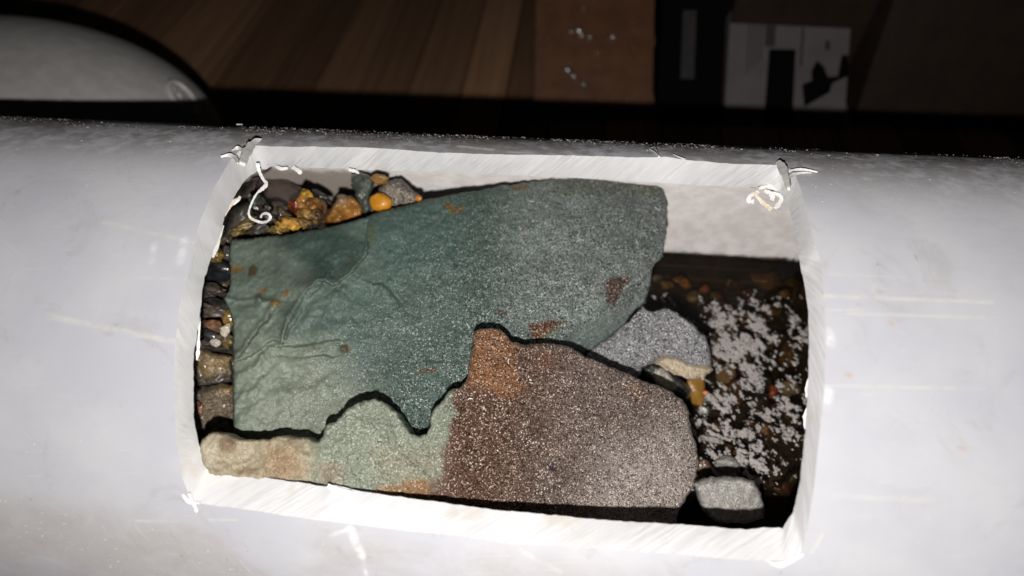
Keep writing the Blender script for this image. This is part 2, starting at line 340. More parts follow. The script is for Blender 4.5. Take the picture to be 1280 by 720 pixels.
# both walls: rings from the window's outline out to the seam under the pipe and to the two far ends
SE, T0 = 7.0, -0.28
Vp, Fp, UVp, FMp = [], [], [], []
def wall(s0, t0, r, flip, mi):
    base = len(Vp); n = NL
    side_id = np.concatenate([np.full(150, 0), np.full(90, 1), np.full(150, 2), np.full(90, 3)])
    fr = np.concatenate([np.linspace(0, 1, 150, endpoint=False), np.linspace(0, 1, 90, endpoint=False)] * 2)
    lo_t, hi_t = T0 - math.pi, T0 + math.pi; w = 1.9
    s1 = np.select([side_id == 0, side_id == 1, side_id == 2], [-w + 2 * w * fr, np.full(n, w), w - 2 * w * fr], np.full(n, -w))
    t1 = np.select([side_id == 0, side_id == 1, side_id == 2], [np.full(n, lo_t), lo_t + 2 * math.pi * fr, np.full(n, hi_t)], hi_t - 2 * math.pi * fr)
    K = 30
    for k in range(K + 1):
        a = (k / K)**1.6; s = s0 * (1 - a) + s1 * a; t = t0 * (1 - a) + t1 * a
        Vp.extend(cyl(s, t, r)); UVp.extend(np.stack([s, t], 1))
    for k in range(K):
        for i in range(n):
            q = [base + k * n + i, base + k * n + (i + 1) % n, base + (k + 1) * n + (i + 1) % n, base + (k + 1) * n + i]
            Fp.append(q if flip else q[::-1]); FMp.append(mi)
    for sg in (-1, 1):                                  # plain lengths beyond
        b2 = len(Vp); m = 91; tt = np.linspace(lo_t, hi_t, m)
        for s in (w * sg, 3.2 * sg, SE * sg): Vp.extend(cyl(np.full(m, s), tt, r)); UVp.extend(np.stack([np.full(m, s), tt], 1))
        for k in range(2):
            for i in range(m - 1):
                q = [b2 + k * m + i, b2 + k * m + i + 1, b2 + (k + 1) * m + i + 1, b2 + (k + 1) * m + i]
                Fp.append(q if (sg > 0) ^ flip else q[::-1]); FMp.append(mi)
    return
wall(so, tho, 1.0, True, 0); wall(si, thi, RI, False, 1)
for sg in (-1, 1):                                      # the end rings
    b2 = len(Vp); m = 91; tt = np.linspace(-math.pi, math.pi, m)
    for r in (RI, 1.0): Vp.extend(cyl(np.full(m, SE * sg), tt, r)); UVp.extend(np.stack([np.full(m, SE * sg), tt], 1))
    for i in range(m - 1): Fp.append([b2 + i, b2 + i + 1, b2 + m + i + 1, b2 + m + i]); FMp.append(0)
pipe = mesh("plastic_pipe", Vp, Fp, None, mats=[MAT_PIPE, MAT_INNER], fmat=FMp, uv=UVp)
tag(pipe, "long white plastic pipe with a window sawn in its side to show the rocks inside", "pipe")
# sawn faces of the window
K = 7; Vr, Fr, UVr = [], [], []
arc = np.concatenate([[0], np.cumsum(np.linalg.norm(np.diff(Po, axis=0), axis=1))])
for k in range(K + 1):
    a = k / K; P = Po * (1 - a) + Pi_ * a
    wv = 0.004 * math.sin(math.pi * a) * fbm(np.stack([arc * 9 + a * 2.0, np.full(NL, a * 1.3)], 1), 4, 31)
    nrm = np.zeros_like(P); nrm[:, 0] = np.r_[np.zeros(150), np.ones(90), np.zeros(150), -np.ones(90)]
    nrm[:, 1] = np.r_[np.ones(150), np.zeros(90), -np.ones(150), np.zeros(90)]
    Vr.extend(P + nrm * wv[:, None]); UVr.extend(np.stack([arc, np.full(NL, a * .105)], 1))
for k in range(K):
    for i in range(NL):
        j = (i + 1) % NL; Fr.append([k * NL + i, (k + 1) * NL + i, (k + 1) * NL + j, k * NL + j])
mesh("sawn_edge", Vr, Fr, MAT_CUT, pipe, uv=UVr)

# shavings and burrs: thin curled ribbons of plastic
def ribbon(name, P, wid, parent, mat=MAT_SHRED, thick=0.006, twist=None):
    P = np.asarray(P, float); n0 = len(P)
    t = np.linspace(0, n0 - 1, max(2, (n0 - 1) * 5 + 1)); Q = []
    for u in t:                                         # Catmull-Rom
        i = min(int(u), n0 - 2); f = u - i
        p0, p1, p2, p3 = P[max(i - 1, 0)], P[i], P[i + 1], P[min(i + 2, n0 - 1)]
        Q.append(0.5 * ((2 * p1) + (p2 - p0) * f + (2 * p0 - 5 * p1 + 4 * p2 - p3) * f * f + (3 * p1 - p0 - 3 * p2 + p3) * f**3))
    Q = np.array(Q); wv = np.interp(t, np.arange(n0), wid) if np.ndim(wid) else np.full(len(t), wid)
    V, Fc = [], []
    for i in range(len(Q)):
        tg = Q[min(i + 1, len(Q) - 1)] - Q[max(i - 1, 0)]; tg /= np.linalg.norm(tg) + 1e-9
        vw = CAM - Q[i]; vw /= np.linalg.norm(vw)
        if twist: vw = vw * math.cos(twist * i / len(Q)) + np.cross(tg, vw) * math.sin(twist * i / len(Q))
        sd = np.cross(tg, vw); sd /= np.linalg.norm(sd) + 1e-9; nn = np.cross(sd, tg)
        w = wv[i] * (0.6 + 0.45 * random.random()) / 2
        V += [Q[i] - sd * w + nn * thick / 2, Q[i] + sd * w + nn * thick / 2, Q[i] + sd * w - nn * thick / 2, Q[i] - sd * w - nn * thick / 2]
    for i in range(len(Q) - 1):
        for a in range(4): Fc.append([4 * i + a, 4 * i + (a + 1) % 4, 4 * i + 4 + (a + 1) % 4, 4 * i + 4 + a])
    Fc += [[3, 2, 1, 0], [4 * (len(Q) - 1) + a for a in range(4)]]
    return mesh(name, V, Fc, mat, parent, smoothf=False)
def wp(px, z): return at(px, z)
PXU = 2.0 / F
def wo(pts, lift=.012):                                 # just clear of the outer wall
    P = on_pipe(pts, 1.0)[2]; v = CAM - P; return P + v / np.linalg.norm(v, axis=1)[:, None] * lift
                                           # one photo pixel at two radii
ribbon("curled_shaving", wp([(322, 204), (324, 214), (329, 224), (333, 230), (328, 236), (321, 242), (315, 253), (311, 265), (313, 272), (320, 276), (328, 278), (335, 276), (338, 271), (334, 267), (328, 268), (326, 272)],
       [2.0, 2.01, 2.03, 2.05, 2.06, 2.07, 2.08, 2.09, 2.10, 2.10, 2.10, 2.09, 2.08, 2.08, 2.09, 2.10]), np.array([6, 5, 5, 5, 5, 3, 3, 3, 4, 4, 4, 4, 4, 4, 3, 2]) * PXU, pipe)
ribbon("flap", wo([(303, 205), (307, 194), (312, 184), (319, 177), (326, 174)], .02), np.array([9, 13, 11, 7, 1]) * PXU, pipe, thick=0.012)
ribbon("burr", wo([(276, 196), (286, 194), (294, 197), (297, 204)]), np.array([2, 6, 6, 2]) * PXU, pipe)
ribbon("burr", wo([(290, 188), (297, 185), (303, 188), (304, 195)]), np.array([2, 5, 5, 2]) * PXU, pipe)
ribbon("burr", wp([(296, 159.5 - 4), (303, 155.6)], [2.25, 2.25]), np.array([2, 1.5]) * PXU, pipe)
ribbon("burr", wp([(366, 209), (372, 213), (377, 217)], [2.08, 2.07, 2.07]), np.array([7, 7, 5]) * PXU, pipe)
ribbon("burr", wp([(436, 212), (444, 214), (449, 217)], [2.06, 2.06, 2.06]), np.array([6, 5, 2]) * PXU, pipe)
ribbon("burr", wp([(345, 208), (352, 211), (360, 210)], [2.08, 2.07, 2.07]), np.array([3, 6, 3]) * PXU, pipe)
ribbon("burr", wp([(296, 248), (290, 254), (285, 262), (281, 270)], [1.99, 1.98, 1.97, 1.96]), np.array([2, 5, 4, 2]) * PXU, pipe, MAT_SHRED_WARM)
ribbon("burr", wp([(300, 246), (297, 251), (292, 256)], [1.99, 1.98, 1.98]), np.array([3, 4, 2]) * PXU, pipe)
ribbon("burr", wp([(279, 282), (274, 298), (269, 313), (266, 322)], [1.94, 1.92, 1.90, 1.89]), np.array([2, 4, 6, 2]) * PXU, pipe)
ribbon("burr", wp([(250, 395), (248.5, 420), (247.5, 440), (246, 450)], [1.80, 1.79, 1.78, 1.78]), np.array([1, 3, 4, 1.5]) * PXU, pipe)
ribbon("flap", wo([(973, 203), (978, 210), (982, 222), (986, 236)], .01), np.array([5, 10, 9, 4]) * PXU, pipe, thick=0.012)
ribbon("burr", wo([(988, 213), (998, 212), (1010, 213), (1022, 215)], .006), np.array([2, 4, 4, 1]) * PXU, pipe)
ribbon("burr", wo([(984, 226), (990, 219), (1002, 216), (1014, 216)], .008), np.array([2, 5, 3, 1]) * PXU, pipe)
for pts, z0, mt in (([(948, 240), (938, 245), (936, 251), (942, 252)], 1.97, MAT_SHRED), ([(943, 241), (950, 250), (958, 257), (964, 262)], 1.96, MAT_SHRED_WARM), ([(955, 238), (963, 241), (972, 243), (977, 248), (973, 256), (968, 261)], 1.95, MAT_SHRED), ([(962, 243), (966, 247), (964, 251)], 1.97, MAT_SHRED), ([(948, 236), (960, 233), (972, 236)], 1.94, MAT_SHRED)):
    ribbon("burr", wp(pts, z0), np.linspace(5, 6, len(pts)) * PXU, pipe, mt)
ribbon("burr", wo([(824, 196), (818, 190), (812, 186), (816, 184)], .006), np.array([2, 1.6, 1.2, .8]) * PXU, pipe)
ribbon("burr", wo([(824, 196), (821, 188), (819, 183)], .006), np.array([2, 1.2, .6]) * PXU, pipe)
ribbon("burr", wo([(856, 199), (848, 196), (842, 193)], .006), np.array([2, 1.5, .6]) * PXU, pipe)
ribbon("burr", wo([(236, 616), (239, 624), (243, 632), (246, 640)], .006), np.array([2, 3, 4, 2]) * PXU, pipe)
ribbon("burr", wo([(228, 618), (236, 627), (250, 629)], .004), np.array([2, 4, 2]) * PXU, pipe)
ribbon("burr", wo([(962, 703), (974, 706), (986, 702), (1004, 693)], .004), np.array([3, 6, 5, 2]) * PXU, pipe)
ribbon("burr", wp([(1009, 510), (1007, 522), (1006, 536)], [1.71, 1.70, 1.69]), np.array([2, 6, 1.5]) * PXU, pipe)
ribbon("burr", wp([(1012, 470), (1009, 486), (1008, 497)], [1.73, 1.72, 1.71]), np.array([2, 5, 2]) * PXU, pipe)
ribbon("burr", wp([(410, 607), (424, 611), (440, 614)], [1.655, 1.65, 1.645]), np.array([4, 3, 1]) * PXU, pipe)

# sawdust clinging to the pipe
def specks(name, pts, nrm, size, mat, parent=None, kind="stuff", lab=None):
    V, Fc = [], []
    for p, nv in zip(pts, nrm):
        r = size * (0.35 + random.random()**2 * 1.3); a = np.random.randn(3); a -= nv * (a @ nv); a /= np.linalg.norm(a) + 1e-9; b = np.cross(nv, a)
        el = 1 + 2.2 * random.random()**3; k = len(V)
        V += [p + a * r * el, p + b * r * 0.6, p - a * r * el * 0.8, p - b * r * 0.6, p + nv * r * 0.9]
        Fc += [[k, k + 1, k + 4], [k + 1, k + 2, k + 4], [k + 2, k + 3, k + 4], [k + 3, k, k + 4], [k + 3, k + 2, k + 1, k]]
    return mesh(name, V, Fc, mat, parent, smoothf=False, kind=kind)
n = 8000
s = np.random.uniform(-2.4, 2.0, n); t = -0.60 + 0.085 * np.random.randn(n); far_ = np.random.rand(n) < 0.16
t = np.where(far_, np.random.uniform(-.6, 1.2, n), t)
ok = fbm(np.stack([s * 5, t * 7], 1), 4, 77) + 0.25 * (np.random.rand(n) - 0.5) > 0.02
def in_hole(s, t):
    q = np.stack([s, t], 1); return inside(q, np.stack([so, tho], 1)) | (seg_dist(q, np.stack([so, tho], 1)[::3])[0] < 0.015)
ok &= ~in_hole(s, t); s, t = s[ok], t[ok]
nr = cyl(s * 0, t, 1.0)
specks("sawdust", cyl(s, t, 1.0005), nr, 0.0019, MAT_DUST, pipe)

# ------------------------------------------------------------------ rocks
def slab(name, poly, zf, thick, mat, colf, step=2.5, edge=7, edrop=0.05, rough=1.0, relief=0.0, relf=None, grainf=None, seed=0, taper=10, parent=None):
    B = resample(poly, step * 1.2, True, rough, seed); nb = len(B)
    x0, y0 = B.min(0); x1, y1 = B.max(0)
    gx, gy = np.meshgrid(np.arange(x0, x1, step), np.arange(y0, y1, step * 0.87)); gx[1::2] += step / 2
    G = np.stack([gx.ravel(), gy.ravel()], 1) + np.random.uniform(-.22, .22, (gx.size, 2)) * step
    G = G[inside(G, B)]; dB, _ = seg_dist(G, B); G = G[dB > step * 0.6]
    pts = np.vstack([B, G])
    vs, _, fs, ov, _, _ = delaunay_2d_cdt([Vector(p) for p in pts], [(i, (i + 1) % nb) for i in range(nb)], [], 1, 1e-4)
    pts2 = np.array([[v.x, v.y] for v in vs])
    ids = [min(o) if len(o) else -1 for o in ov]
    d, _ = seg_dist(pts2, B)
    wob = 1.1 + 3.2 * fbm(pts2 * .045, 3, seed + 3)
    ed = np.clip(d / (edge * np.clip(wob, .35, 3.2)), 0, 1)
    z = zf(pts2) + edrop * (1 - np.sqrt(np.clip(1 - (1 - ed)**2, 0, 1)))
    if relief: z = z + relief * (fbm(pts2 * .022, 5, seed + 5) + 0.2 * fbm(pts2 * .16, 3, seed + 8)) * np.clip(ed + .3, 0, 1)
    if relf is not None: z = z + relf(pts2)
    V = list(at(pts2, z)); cols = list(colf(pts2)); g = list((grainf or (lambda p: np.full(len(p), 0.8)))(pts2))
    Fc = [list(f)[::-1] for f in fs]
    # orientation: faces should look at the camera
    f0 = Fc[len(Fc) // 2]; a, b, c = (V[i] for i in f0)
    if np.dot(np.cross(b - a, c - a), CAM - a) < 0: Fc = [f[::-1] for f in Fc]
    inv = {}
    for i, o in enumerate(ov):
        for q in o:
            if q < nb: inv[q] = i
    loop = [inv[i] for i in range(nb)]
    cen = B.mean(0); zb = z[loop]; prev = loop
    for kk, (f, sh) in enumerate(((.25, .35), (.6, .7), (1.0, 1.6))):
        dirc = cen - B; L = np.hypot(*dirc.T)[:, None]; Q = B + dirc / L * np.minimum(taper * sh, L * .5)
        Q = Q + 1.5 * np.stack([fbm(Q * .1, 3, seed + 40 + kk), fbm(Q * .1 + 30, 3, seed + 50 + kk)], 1)
        zz = zb + thick * f; base = len(V)
        V += list(at(Q, zz)); cols += list(colf(B) * 0.9); g += [0.6] * nb
        for i in range(nb):
            j = (i + 1) % nb; q = [prev[i], prev[j], base + j, base + i]
            Fc.append(q)
        prev = [base + i for i in range(nb)]
    V.append(at([cen], [float(zb.mean()) + thick])[0]); cols.append(colf(cen[None])[0]); g.append(.6)
    for i in range(nb): Fc.append([prev[i], prev[(i + 1) % nb], len(V) - 1])
    a, b, c = V[loop[0]], V[loop[1]], V[prev[0]]
    o = mesh(name, V, Fc, mat, parent, attrs=dict(col=np.array(cols), grain=np.array(g)))
    import bmesh
    bm = bmesh.new(); bm.from_mesh(o.data); bmesh.ops.recalc_face_normals(bm, faces=bm.faces); bm.to_mesh(o.data); bm.free()
    return o
def blendc(p, base, zones, seed=0, var=0.12):
    """zones: (polygon, softness, colour, amount); colours are the rock's own."""
    c = np.broadcast_to(np.asarray(base, float), (len(p), 3)).copy()
    for poly, w, col, amt in zones:
        pp = p + 16 * np.stack([fbm(p * .035, 5, seed + 1), fbm(p * .035 + 40, 5, seed + 2)], 1)
        m = (soft_in(pp, poly, w) * amt)[:, None]; c = c * (1 - m) + np.asarray(col) * m
    return c * (1 + var * 2 * fbm(p * .02, 4, seed + 7)[:, None])

# --- the big green rock
GREEN = [(288, 300), (310, 298), (330, 296), (355, 294), (380, 290), (410, 284), (440, 277), (470, 267), (500, 258), (530, 250), (555, 246), (580, 241), (620, 234), (650, 229), (690, 224), (720, 222), (760, 222), (795, 226), (820, 229),
         (830, 237), (834, 260), (833, 290), (828, 320), (816, 335), (812, 360), (806, 378), (793, 389), (783, 403), (762, 424), (738, 441), (715, 450), (690, 452), (640, 462), (605, 490), (575, 515), (545, 552), (528, 566), (480, 570), (400, 572), (340, 572), (300, 570), (290, 560),
         (292, 532), (290, 470), (291, 440), (290, 402), (286, 386), (278, 373), (286, 362), (288, 345), (286, 320)]
def z_green(p):
    dx, dy = p[:, 0] - 610, p[:, 1] - 405
    z = 2.16 + .0003 * dx - .0010 * dy + np.where(dy < 0, dy * dy * .54e-5, 0)
    z += .30 * smooth(730, 850, p[:, 0])**2 * smooth(420, 260, p[:, 1]) * 0.15
    # the facet that falls away towards the pale grey stone
    t = (p[:, 0] - 700) * 0.62 + (p[:, 1] - 425) * 0.79; z += np.clip(t, 0, 60) * .0042 * smooth(690, 720, p[:, 0])
    return z
CR1 = [(459, 278), (460, 300), (460, 318), (452, 330), (441, 341), (424, 355), (412, 360), (404, 352), (396, 352), (384, 366), (372, 386), (360, 402), (354, 420), (352, 428), (342, 424), (338, 430), (326, 440), (308, 450), (292, 456)]
CR2 = [(467, 352), (478, 356), (486, 364), (494, 372), (500, 380)]
CR3 = [(352, 432), (375, 430), (400, 428), (425, 426)]
CR4 = [(345, 447), (370, 445), (395, 446), (418, 445)]
CR5 = [(312, 430), (322, 414), (330, 402), (337, 392)]
CR6 = [(404, 353), (390, 372), (378, 390), (368, 404), (358, 424)]
CR7 = [(287, 373), (320, 374), (350, 376)]
CR8 = [(530, 455), (550, 453), (575, 456), (586, 460)]
def r_green(p):
    pw = p + 11 * np.stack([fbm(p * .06, 5, 91), fbm(p * .06 + 40, 5, 92)], 1)
    z = np.zeros(len(p)); d, s = seg_dist(pw, CR1, False)
    amp = 0.35 + 1.5 * vnoise(p * .045, 5)
    # s>0 lies on one side: the upper patch stands a little proud, with an open crack along its rim
    z += -.038 * smooth(-1.2, 1.2, s * d) * np.exp(-d / 40) * amp
    for cr, h, w, g in ((CR2, .012, 9, .022), (CR3, .012, 10, .012), (CR4, .010, 8, .010), (CR5, .018, 10, .012), (CR6, .010, 8, .015), (CR7, .010, 9, .0), (CR8, .010, 6, .0)):
        d, s = seg_dist(pw, cr, False); z += -1.8 * h * smooth(-2.2, 2.2, s * d) * np.exp(-d / (w * 1.7)) * amp + g * .4 * np.exp(-(d / 2.2)**2)
    # conchoidal ripples under the crack
    dd = np.hypot(p[:, 0] - 352, p[:, 1] - 428); 
    left = smooth(480, 360, p[:, 0] + .25 * (p[:, 1] - 400)); z += .022 * fbm(p * .03, 3, 17) * left
    for (cx, cy, r, h) in ((430, 436, 7, -.03), (323, 372, 6, -.02), (430, 360, 5, -.012), (327, 443, 5, -.015), (487, 352, 6, -.010)):
        q = np.hypot(p[:, 0] - cx, p[:, 1] - cy); z += h * smooth(r, 0, q)
    # flow ridges of the fracture fanning out over the lower left of the face
    for (ridge, w, h) in (([(296, 476), (318, 458), (336, 440), (350, 428)], 7, .040), ([(300, 500), (326, 476), (350, 456), (384, 450)], 8, .030), ([(352, 420), (358, 396), (374, 372), (396, 360)], 6, .036),
                          ([(364, 424), (400, 412), (440, 404)], 9, .026), ([(360, 440), (400, 438), (432, 441)], 6, .026), ([(300, 440), (316, 416), (332, 396), (340, 380)], 8, .030), ([(372, 410), (392, 386), (416, 368)], 7, .024),
                          ([(300, 526), (330, 500), (372, 486), (420, 476)], 12, .026), ([(296, 400), (306, 384), (326, 378)], 7, .020), ([(455, 345), (475, 360), (490, 380), (498, 392)], 7, .022), ([(440, 350), (420, 372), (410, 392)], 9, .020)):
        d, sg_ = seg_dist(pw, ridge, False); z -= h * .42 * (0.25 + 1.1 * vnoise(p * .05, 19)) * np.where(sg_ > 0, np.exp(-(d / w)**2), np.exp(-(d / (w * .45))**2))
    z += .05 * fbm(p * .013, 3, 23)
    right = smooth(440, 620, p[:, 0]); z += .011 * fbm(p * .32, 3, 27) * (0.55 + .8 * right)
    return z
def c_green(p):
    c = blendc(p, (.076, .116, .098), [
        ([(250, 250), (470, 250), (466, 330), (400, 360), (340, 440), (280, 460)], 30, (.122, .152, .122), .85),
        ([(280, 420), (400, 430), (470, 500), (420, 590), (280, 590)], 35, (.185, .210, .162), .95),
        ([(345, 292), (470, 262), (460, 316), (440, 342), (404, 352), (380, 330)], 14, (.036, .066, .056), .9),
        ([(445, 268), (560, 240), (600, 250), (580, 330), (480, 350), (462, 310)], 25, (.070, .120, .103), .8),
        ([(640, 215), (860, 215), (860, 400), (720, 440), (640, 400)], 50, (.205, .240, .226), .95),  # paler grey here also puts the sparkle of this end into the colour
        ([(690, 220), (835, 222), (835, 250), (690, 240)], 8, (.11, .12, .075), .55),
        ([(405, 278), (452, 270), (462, 300), (440, 296)], 6, (.12, .18, .145), .7)], 11, .14)
    RUST = (.115, .042, .014); OCH = (.17, .088, .012); DK = (.10, .055, .035)
    for poly, col, a in (([(662, 405), (683, 400), (708, 402), (690, 415), (670, 427), (664, 420)], RUST, .95), ([(756, 352), (772, 346), (790, 345), (780, 360), (768, 382), (757, 378)], (.085, .036, .019), .9),
                         ([(620, 390), (634, 388), (634, 393), (621, 394)], DK, .9), ([(521, 462), (545, 460), (548, 465), (523, 467)], DK, .85),
                         ([(555, 254), (562, 252), (570, 260), (581, 257), (577, 264), (566, 268), (558, 262)], OCH, .8), ([(288, 334), (302, 331), (306, 336), (296, 342), (288, 341)], OCH, .8), ([(311, 333), (318, 330), (323, 336), (319, 345), (311, 345)], (.06, .034, .008), .85),
                         ([(320, 364), (332, 360), (336, 363), (324, 369)], (.13, .072, .01), .85), ([(353, 366), (360, 360), (363, 363), (359, 371), (353, 371)], (.14, .078, .014), .85), ([(337, 378), (345, 372), (352, 377), (348, 383), (338, 383)], (.22, .15, .045), .8),
                         ([(433, 323), (440, 322), (440, 327), (434, 327)], DK, .8), ([(424, 432), (436, 430), (440, 438), (432, 442), (424, 440)], (.12, .085, .04), .7), ([(637, 232), (660, 229), (660, 236), (642, 240)], (.2, .11, .03), .7),
                         ([(458, 280), (470, 281), (468, 300), (458, 312)], (.09, .085, .03), .45)):
        pp = p + 5 * np.stack([fbm(p * .14, 3, 61), fbm(p * .14 + 40, 3, 62)], 1); m = (soft_in(pp, poly, 1.6) * a)[:, None]; c = c * (1 - m) + np.array(col) * m
    d1 = seg_dist(p, [(672, 427), (690, 415), (708, 403)], False)[0]; m = (np.exp(-(d1 / 2.2)**2) * .6)[:, None]; c = c * (1 - m) + np.array((.16, .18, .06)) * m
    dots = vnoise(p * .55, 71) > .965; c[dots & (vnoise(p * .05, 3) > .5)] *= .35
    return np.clip(c, .01, 1)
def g_green(p):
    g = .10 + 1.05 * smooth(350, 680, p[:, 0] * .9 + (p[:, 1] - 300) * .55 + 60 * fbm(p * .02, 3, 4))
    return g * (1 - .5 * soft_in(p, [(700, 428), (748, 396), (790, 380), (810, 384), (790, 402), (738, 445)], 4))
o = slab("green_rock", GREEN, z_green, .30, MAT_ROCK, c_green, 1.7, 2.6, .022, 1.3, .05, r_green, g_green, 1, 14)
tag(o, "big dark green slab of rock with a cracked smooth face and rusty spots", "rock")

# --- the two-coloured rock along the near edge
LOWER = [(250, 556), (253, 548), (262, 542), (272, 540), (282, 541), (290, 546), (310, 549), (335, 549), (355, 545), (370, 546), (385, 548), (399, 552), (403, 546), (406, 534), (411, 529), (418, 529), (424, 522), (432, 513), (442, 506), (455, 500), (464, 499), (474, 500), (483, 504), (495, 515), (505, 530), (513, 540), (523, 545), (533, 542), (538, 533), (537, 520), (544, 508), (556, 499), (562, 489),
         (575, 484), (583, 476), (586, 463), (590, 438), (593, 413), (602, 410), (615, 409), (625, 411), (632, 418), (641, 426), (655, 431), (668, 429), (682, 428), (700, 429), (720, 438), (760, 457), (800, 473), (835, 488), (853, 499), (861, 515), (866, 540), (871, 560), (874, 580), (868, 605), (857, 624), (848, 640),
         (845, 655), (800, 668), (700, 664), (600, 653), (500, 636), (420, 617), (330, 603), (262, 592), (254, 577), (250, 565)]
def z_lower(p): return 1.96 + .0006 * (p[:, 0] - 600) - .0008 * (p[:, 1] - 410)
def r_lower(p):
    z = .020 * fbm(p * .05, 4, 33) + .011 * fbm(p * .33, 3, 34)
    z += .035 * smooth(425, 380, p[:, 0]) + .05 * fbm(p * .03, 3, 36) * smooth(420, 380, p[:, 0])
    d, s = seg_dist(p, [(566, 485), (566, 510), (560, 540), (556, 570), (553, 592), (535, 608)], False); z += np.where(s > 0, 1, -1) * .008 * np.exp(-d / 6)
    for (cx, cy, r, h) in ((410, 533, 6, -.02), (283, 556, 14, -.03), (692, 584, 7, .02), (548, 495, 9, -.01)): z += h * smooth(r, 0, np.hypot(p[:, 0] - cx, p[:, 1] - cy))
    return z
PALE = [(380, 480), (566, 480), (568, 510), (561, 540), (556, 570), (553, 592), (534, 606), (500, 612), (380, 640)]
def c_lower(p):
    c = blendc(p, (.092, .046, .028), [
        ([(700, 400), (900, 400), (900, 700), (640, 700)], 70, (.140, .106, .090), .9),
        ([(760, 560), (900, 500), (900, 700), (700, 700)], 40, (.33, .285, .26), .85),
        ([(582, 482), (592, 404), (632, 412), (640, 432), (652, 490), (636, 494), (600, 486)], 9, (.215, .098, .042), .9),
        ([(670, 440), (694, 440), (692, 460), (672, 458)], 6, (.16, .07, .035), .6), ([(780, 480), (800, 482), (806, 500), (786, 498)], 8, (.17, .09, .05), .6)], 21, .16)
    pp = p + 13 * np.stack([fbm(p * .06, 5, 41), fbm(p * .06 + 40, 5, 42)], 1)
    for poly, w, col, a in ((PALE, 4.5, (.180, .205, .156), 1.), ([(470, 560), (556, 560), (550, 610), (470, 612)], 14, (.20, .18, .12), .5), ([(230, 530), (376, 530), (395, 560), (385, 620), (230, 620)], 14, (.27, .232, .158), 1.), ([(335, 556), (376, 560), (378, 600), (330, 596)], 10, (.21, .13, .065), .7),
                            ([(272, 548), (296, 550), (290, 565), (276, 564)], 5, (.19, .11, .06), .6), ([(300, 583), (322, 586), (320, 595), (300, 592)], 3, (.17, .09, .045), .6), ([(400, 580), (430, 582), (428, 605), (400, 602)], 8, (.27, .19, .13), .5), ([(534, 600), (470, 608), (470, 622), (540, 618)], 3, (.22, .12, .05), .8),
                            ([(686, 576), (700, 578), (698, 590), (686, 590)], 3, (.06, .04, .05), .7), ([(255, 560), (275, 555), (272, 583), (257, 584)], 5, (.32, .29, .22), .6)):
        m = (soft_in(pp, poly, w) * a)[:, None]; c = c * (1 - m) + np.array(col) * m
    return np.clip(c, .01, 1)
def g_lower(p): return .25 + .30 * smooth(390, 430, p[:, 0]) + .45 * smooth(545, 580, p[:, 0])
o = slab("two_tone_rock", LOWER, z_lower, .34, MAT_RUSTY, c_lower, 1.9, 2.8, .022, 1.4, .03, r_lower, g_lower, 2, 14)
tag(o, "rock along the near sawn edge, cream and pale green at one end, rusty brown opposite", "rock")

# --- the sparkling grey stone behind it
GREYR = [(728, 446), (745, 432), (762, 421), (785, 402), (797, 387), (803, 381), (810, 388), (818, 390), (828, 386), (836, 385), (848, 391), (862, 402), (872, 412), (882, 421), (886, 432), (889, 446), (891, 462), (880, 474), (860, 474), (845, 468), (832, 461), (815, 455), (803, 458), (799, 472), (780, 480), (750, 470)]
LEDGE = [(818, 452), (832, 446), (845, 447), (862, 456), (892, 460), (892, 476), (864, 476), (846, 469), (832, 461)]
o = slab("grey_rock", GREYR, lambda p: 2.30 + .0003 * (p[:, 0] - 815) - .0006 * (p[:, 1] - 420) + .05 * soft_in(p, LEDGE, 4), .28, MAT_SPARKLE,
         lambda p: blendc(p, (.27, .27, .275), [(LEDGE, 2.5, (.50, .41, .28), .9), ([(740, 380), (800, 380), (800, 420), (740, 440)], 20, (.20, .205, .21), .6)], 51, .2), 2.0, 3.5, .025, 1.6, .04,
         lambda p: .012 * fbm(p * .3, 3, 53), lambda p: 1.0 - .5 * soft_in(p, LEDGE, 3), 5, 8)
tag(o, "sparkling light grey stone wedged behind the rusty rock, with a cream ledge at its foot", "rock")
o = slab("dark_stone", [(798, 470), (801, 459), (812, 453), (828, 458), (842, 467), (856, 477), (864, 488), (862, 500), (846, 500), (820, 488)], lambda p: 2.40 + 0 * p[:, 0], .2, MAT_WET,
         lambda p: blendc(p, (.025, .027, .027), [([(817, 466), (826, 461), (838, 470), (848, 480), (846, 486), (832, 482), (820, 474)], 2, (.40, .37, .31), .95)], 55, .2), 2.2, 6, .06, 1.2, .03, None, lambda p: np.full(len(p), .5), 6, 6)
tag(o, "small black wet stone with one pale face under the cream ledge of the grey stone", "stone")
o = slab("pale_stone", [(866, 604), (878, 597), (905, 595), (930, 597), (943, 602), (951, 614), (954, 628), (955, 648), (930, 655), (900, 655), (878, 640)], lambda p: 1.97 + 0 * p[:, 0], .22, MAT_ROCK,
         lambda p: blendc(p, (.34, .325, .30), [([(890, 605), (925, 605), (920, 625), (890, 622)], 8, (.30, .30, .28), .7)], 57, .2), 2.4, 6, .05, 1.5, .05, lambda p: .015 * fbm(p * .2, 3, 58), lambda p: np.full(len(p), .55), 7, 8)
tag(o, "flat pale grey stone lying in the water by the near corner of the window", "stone")

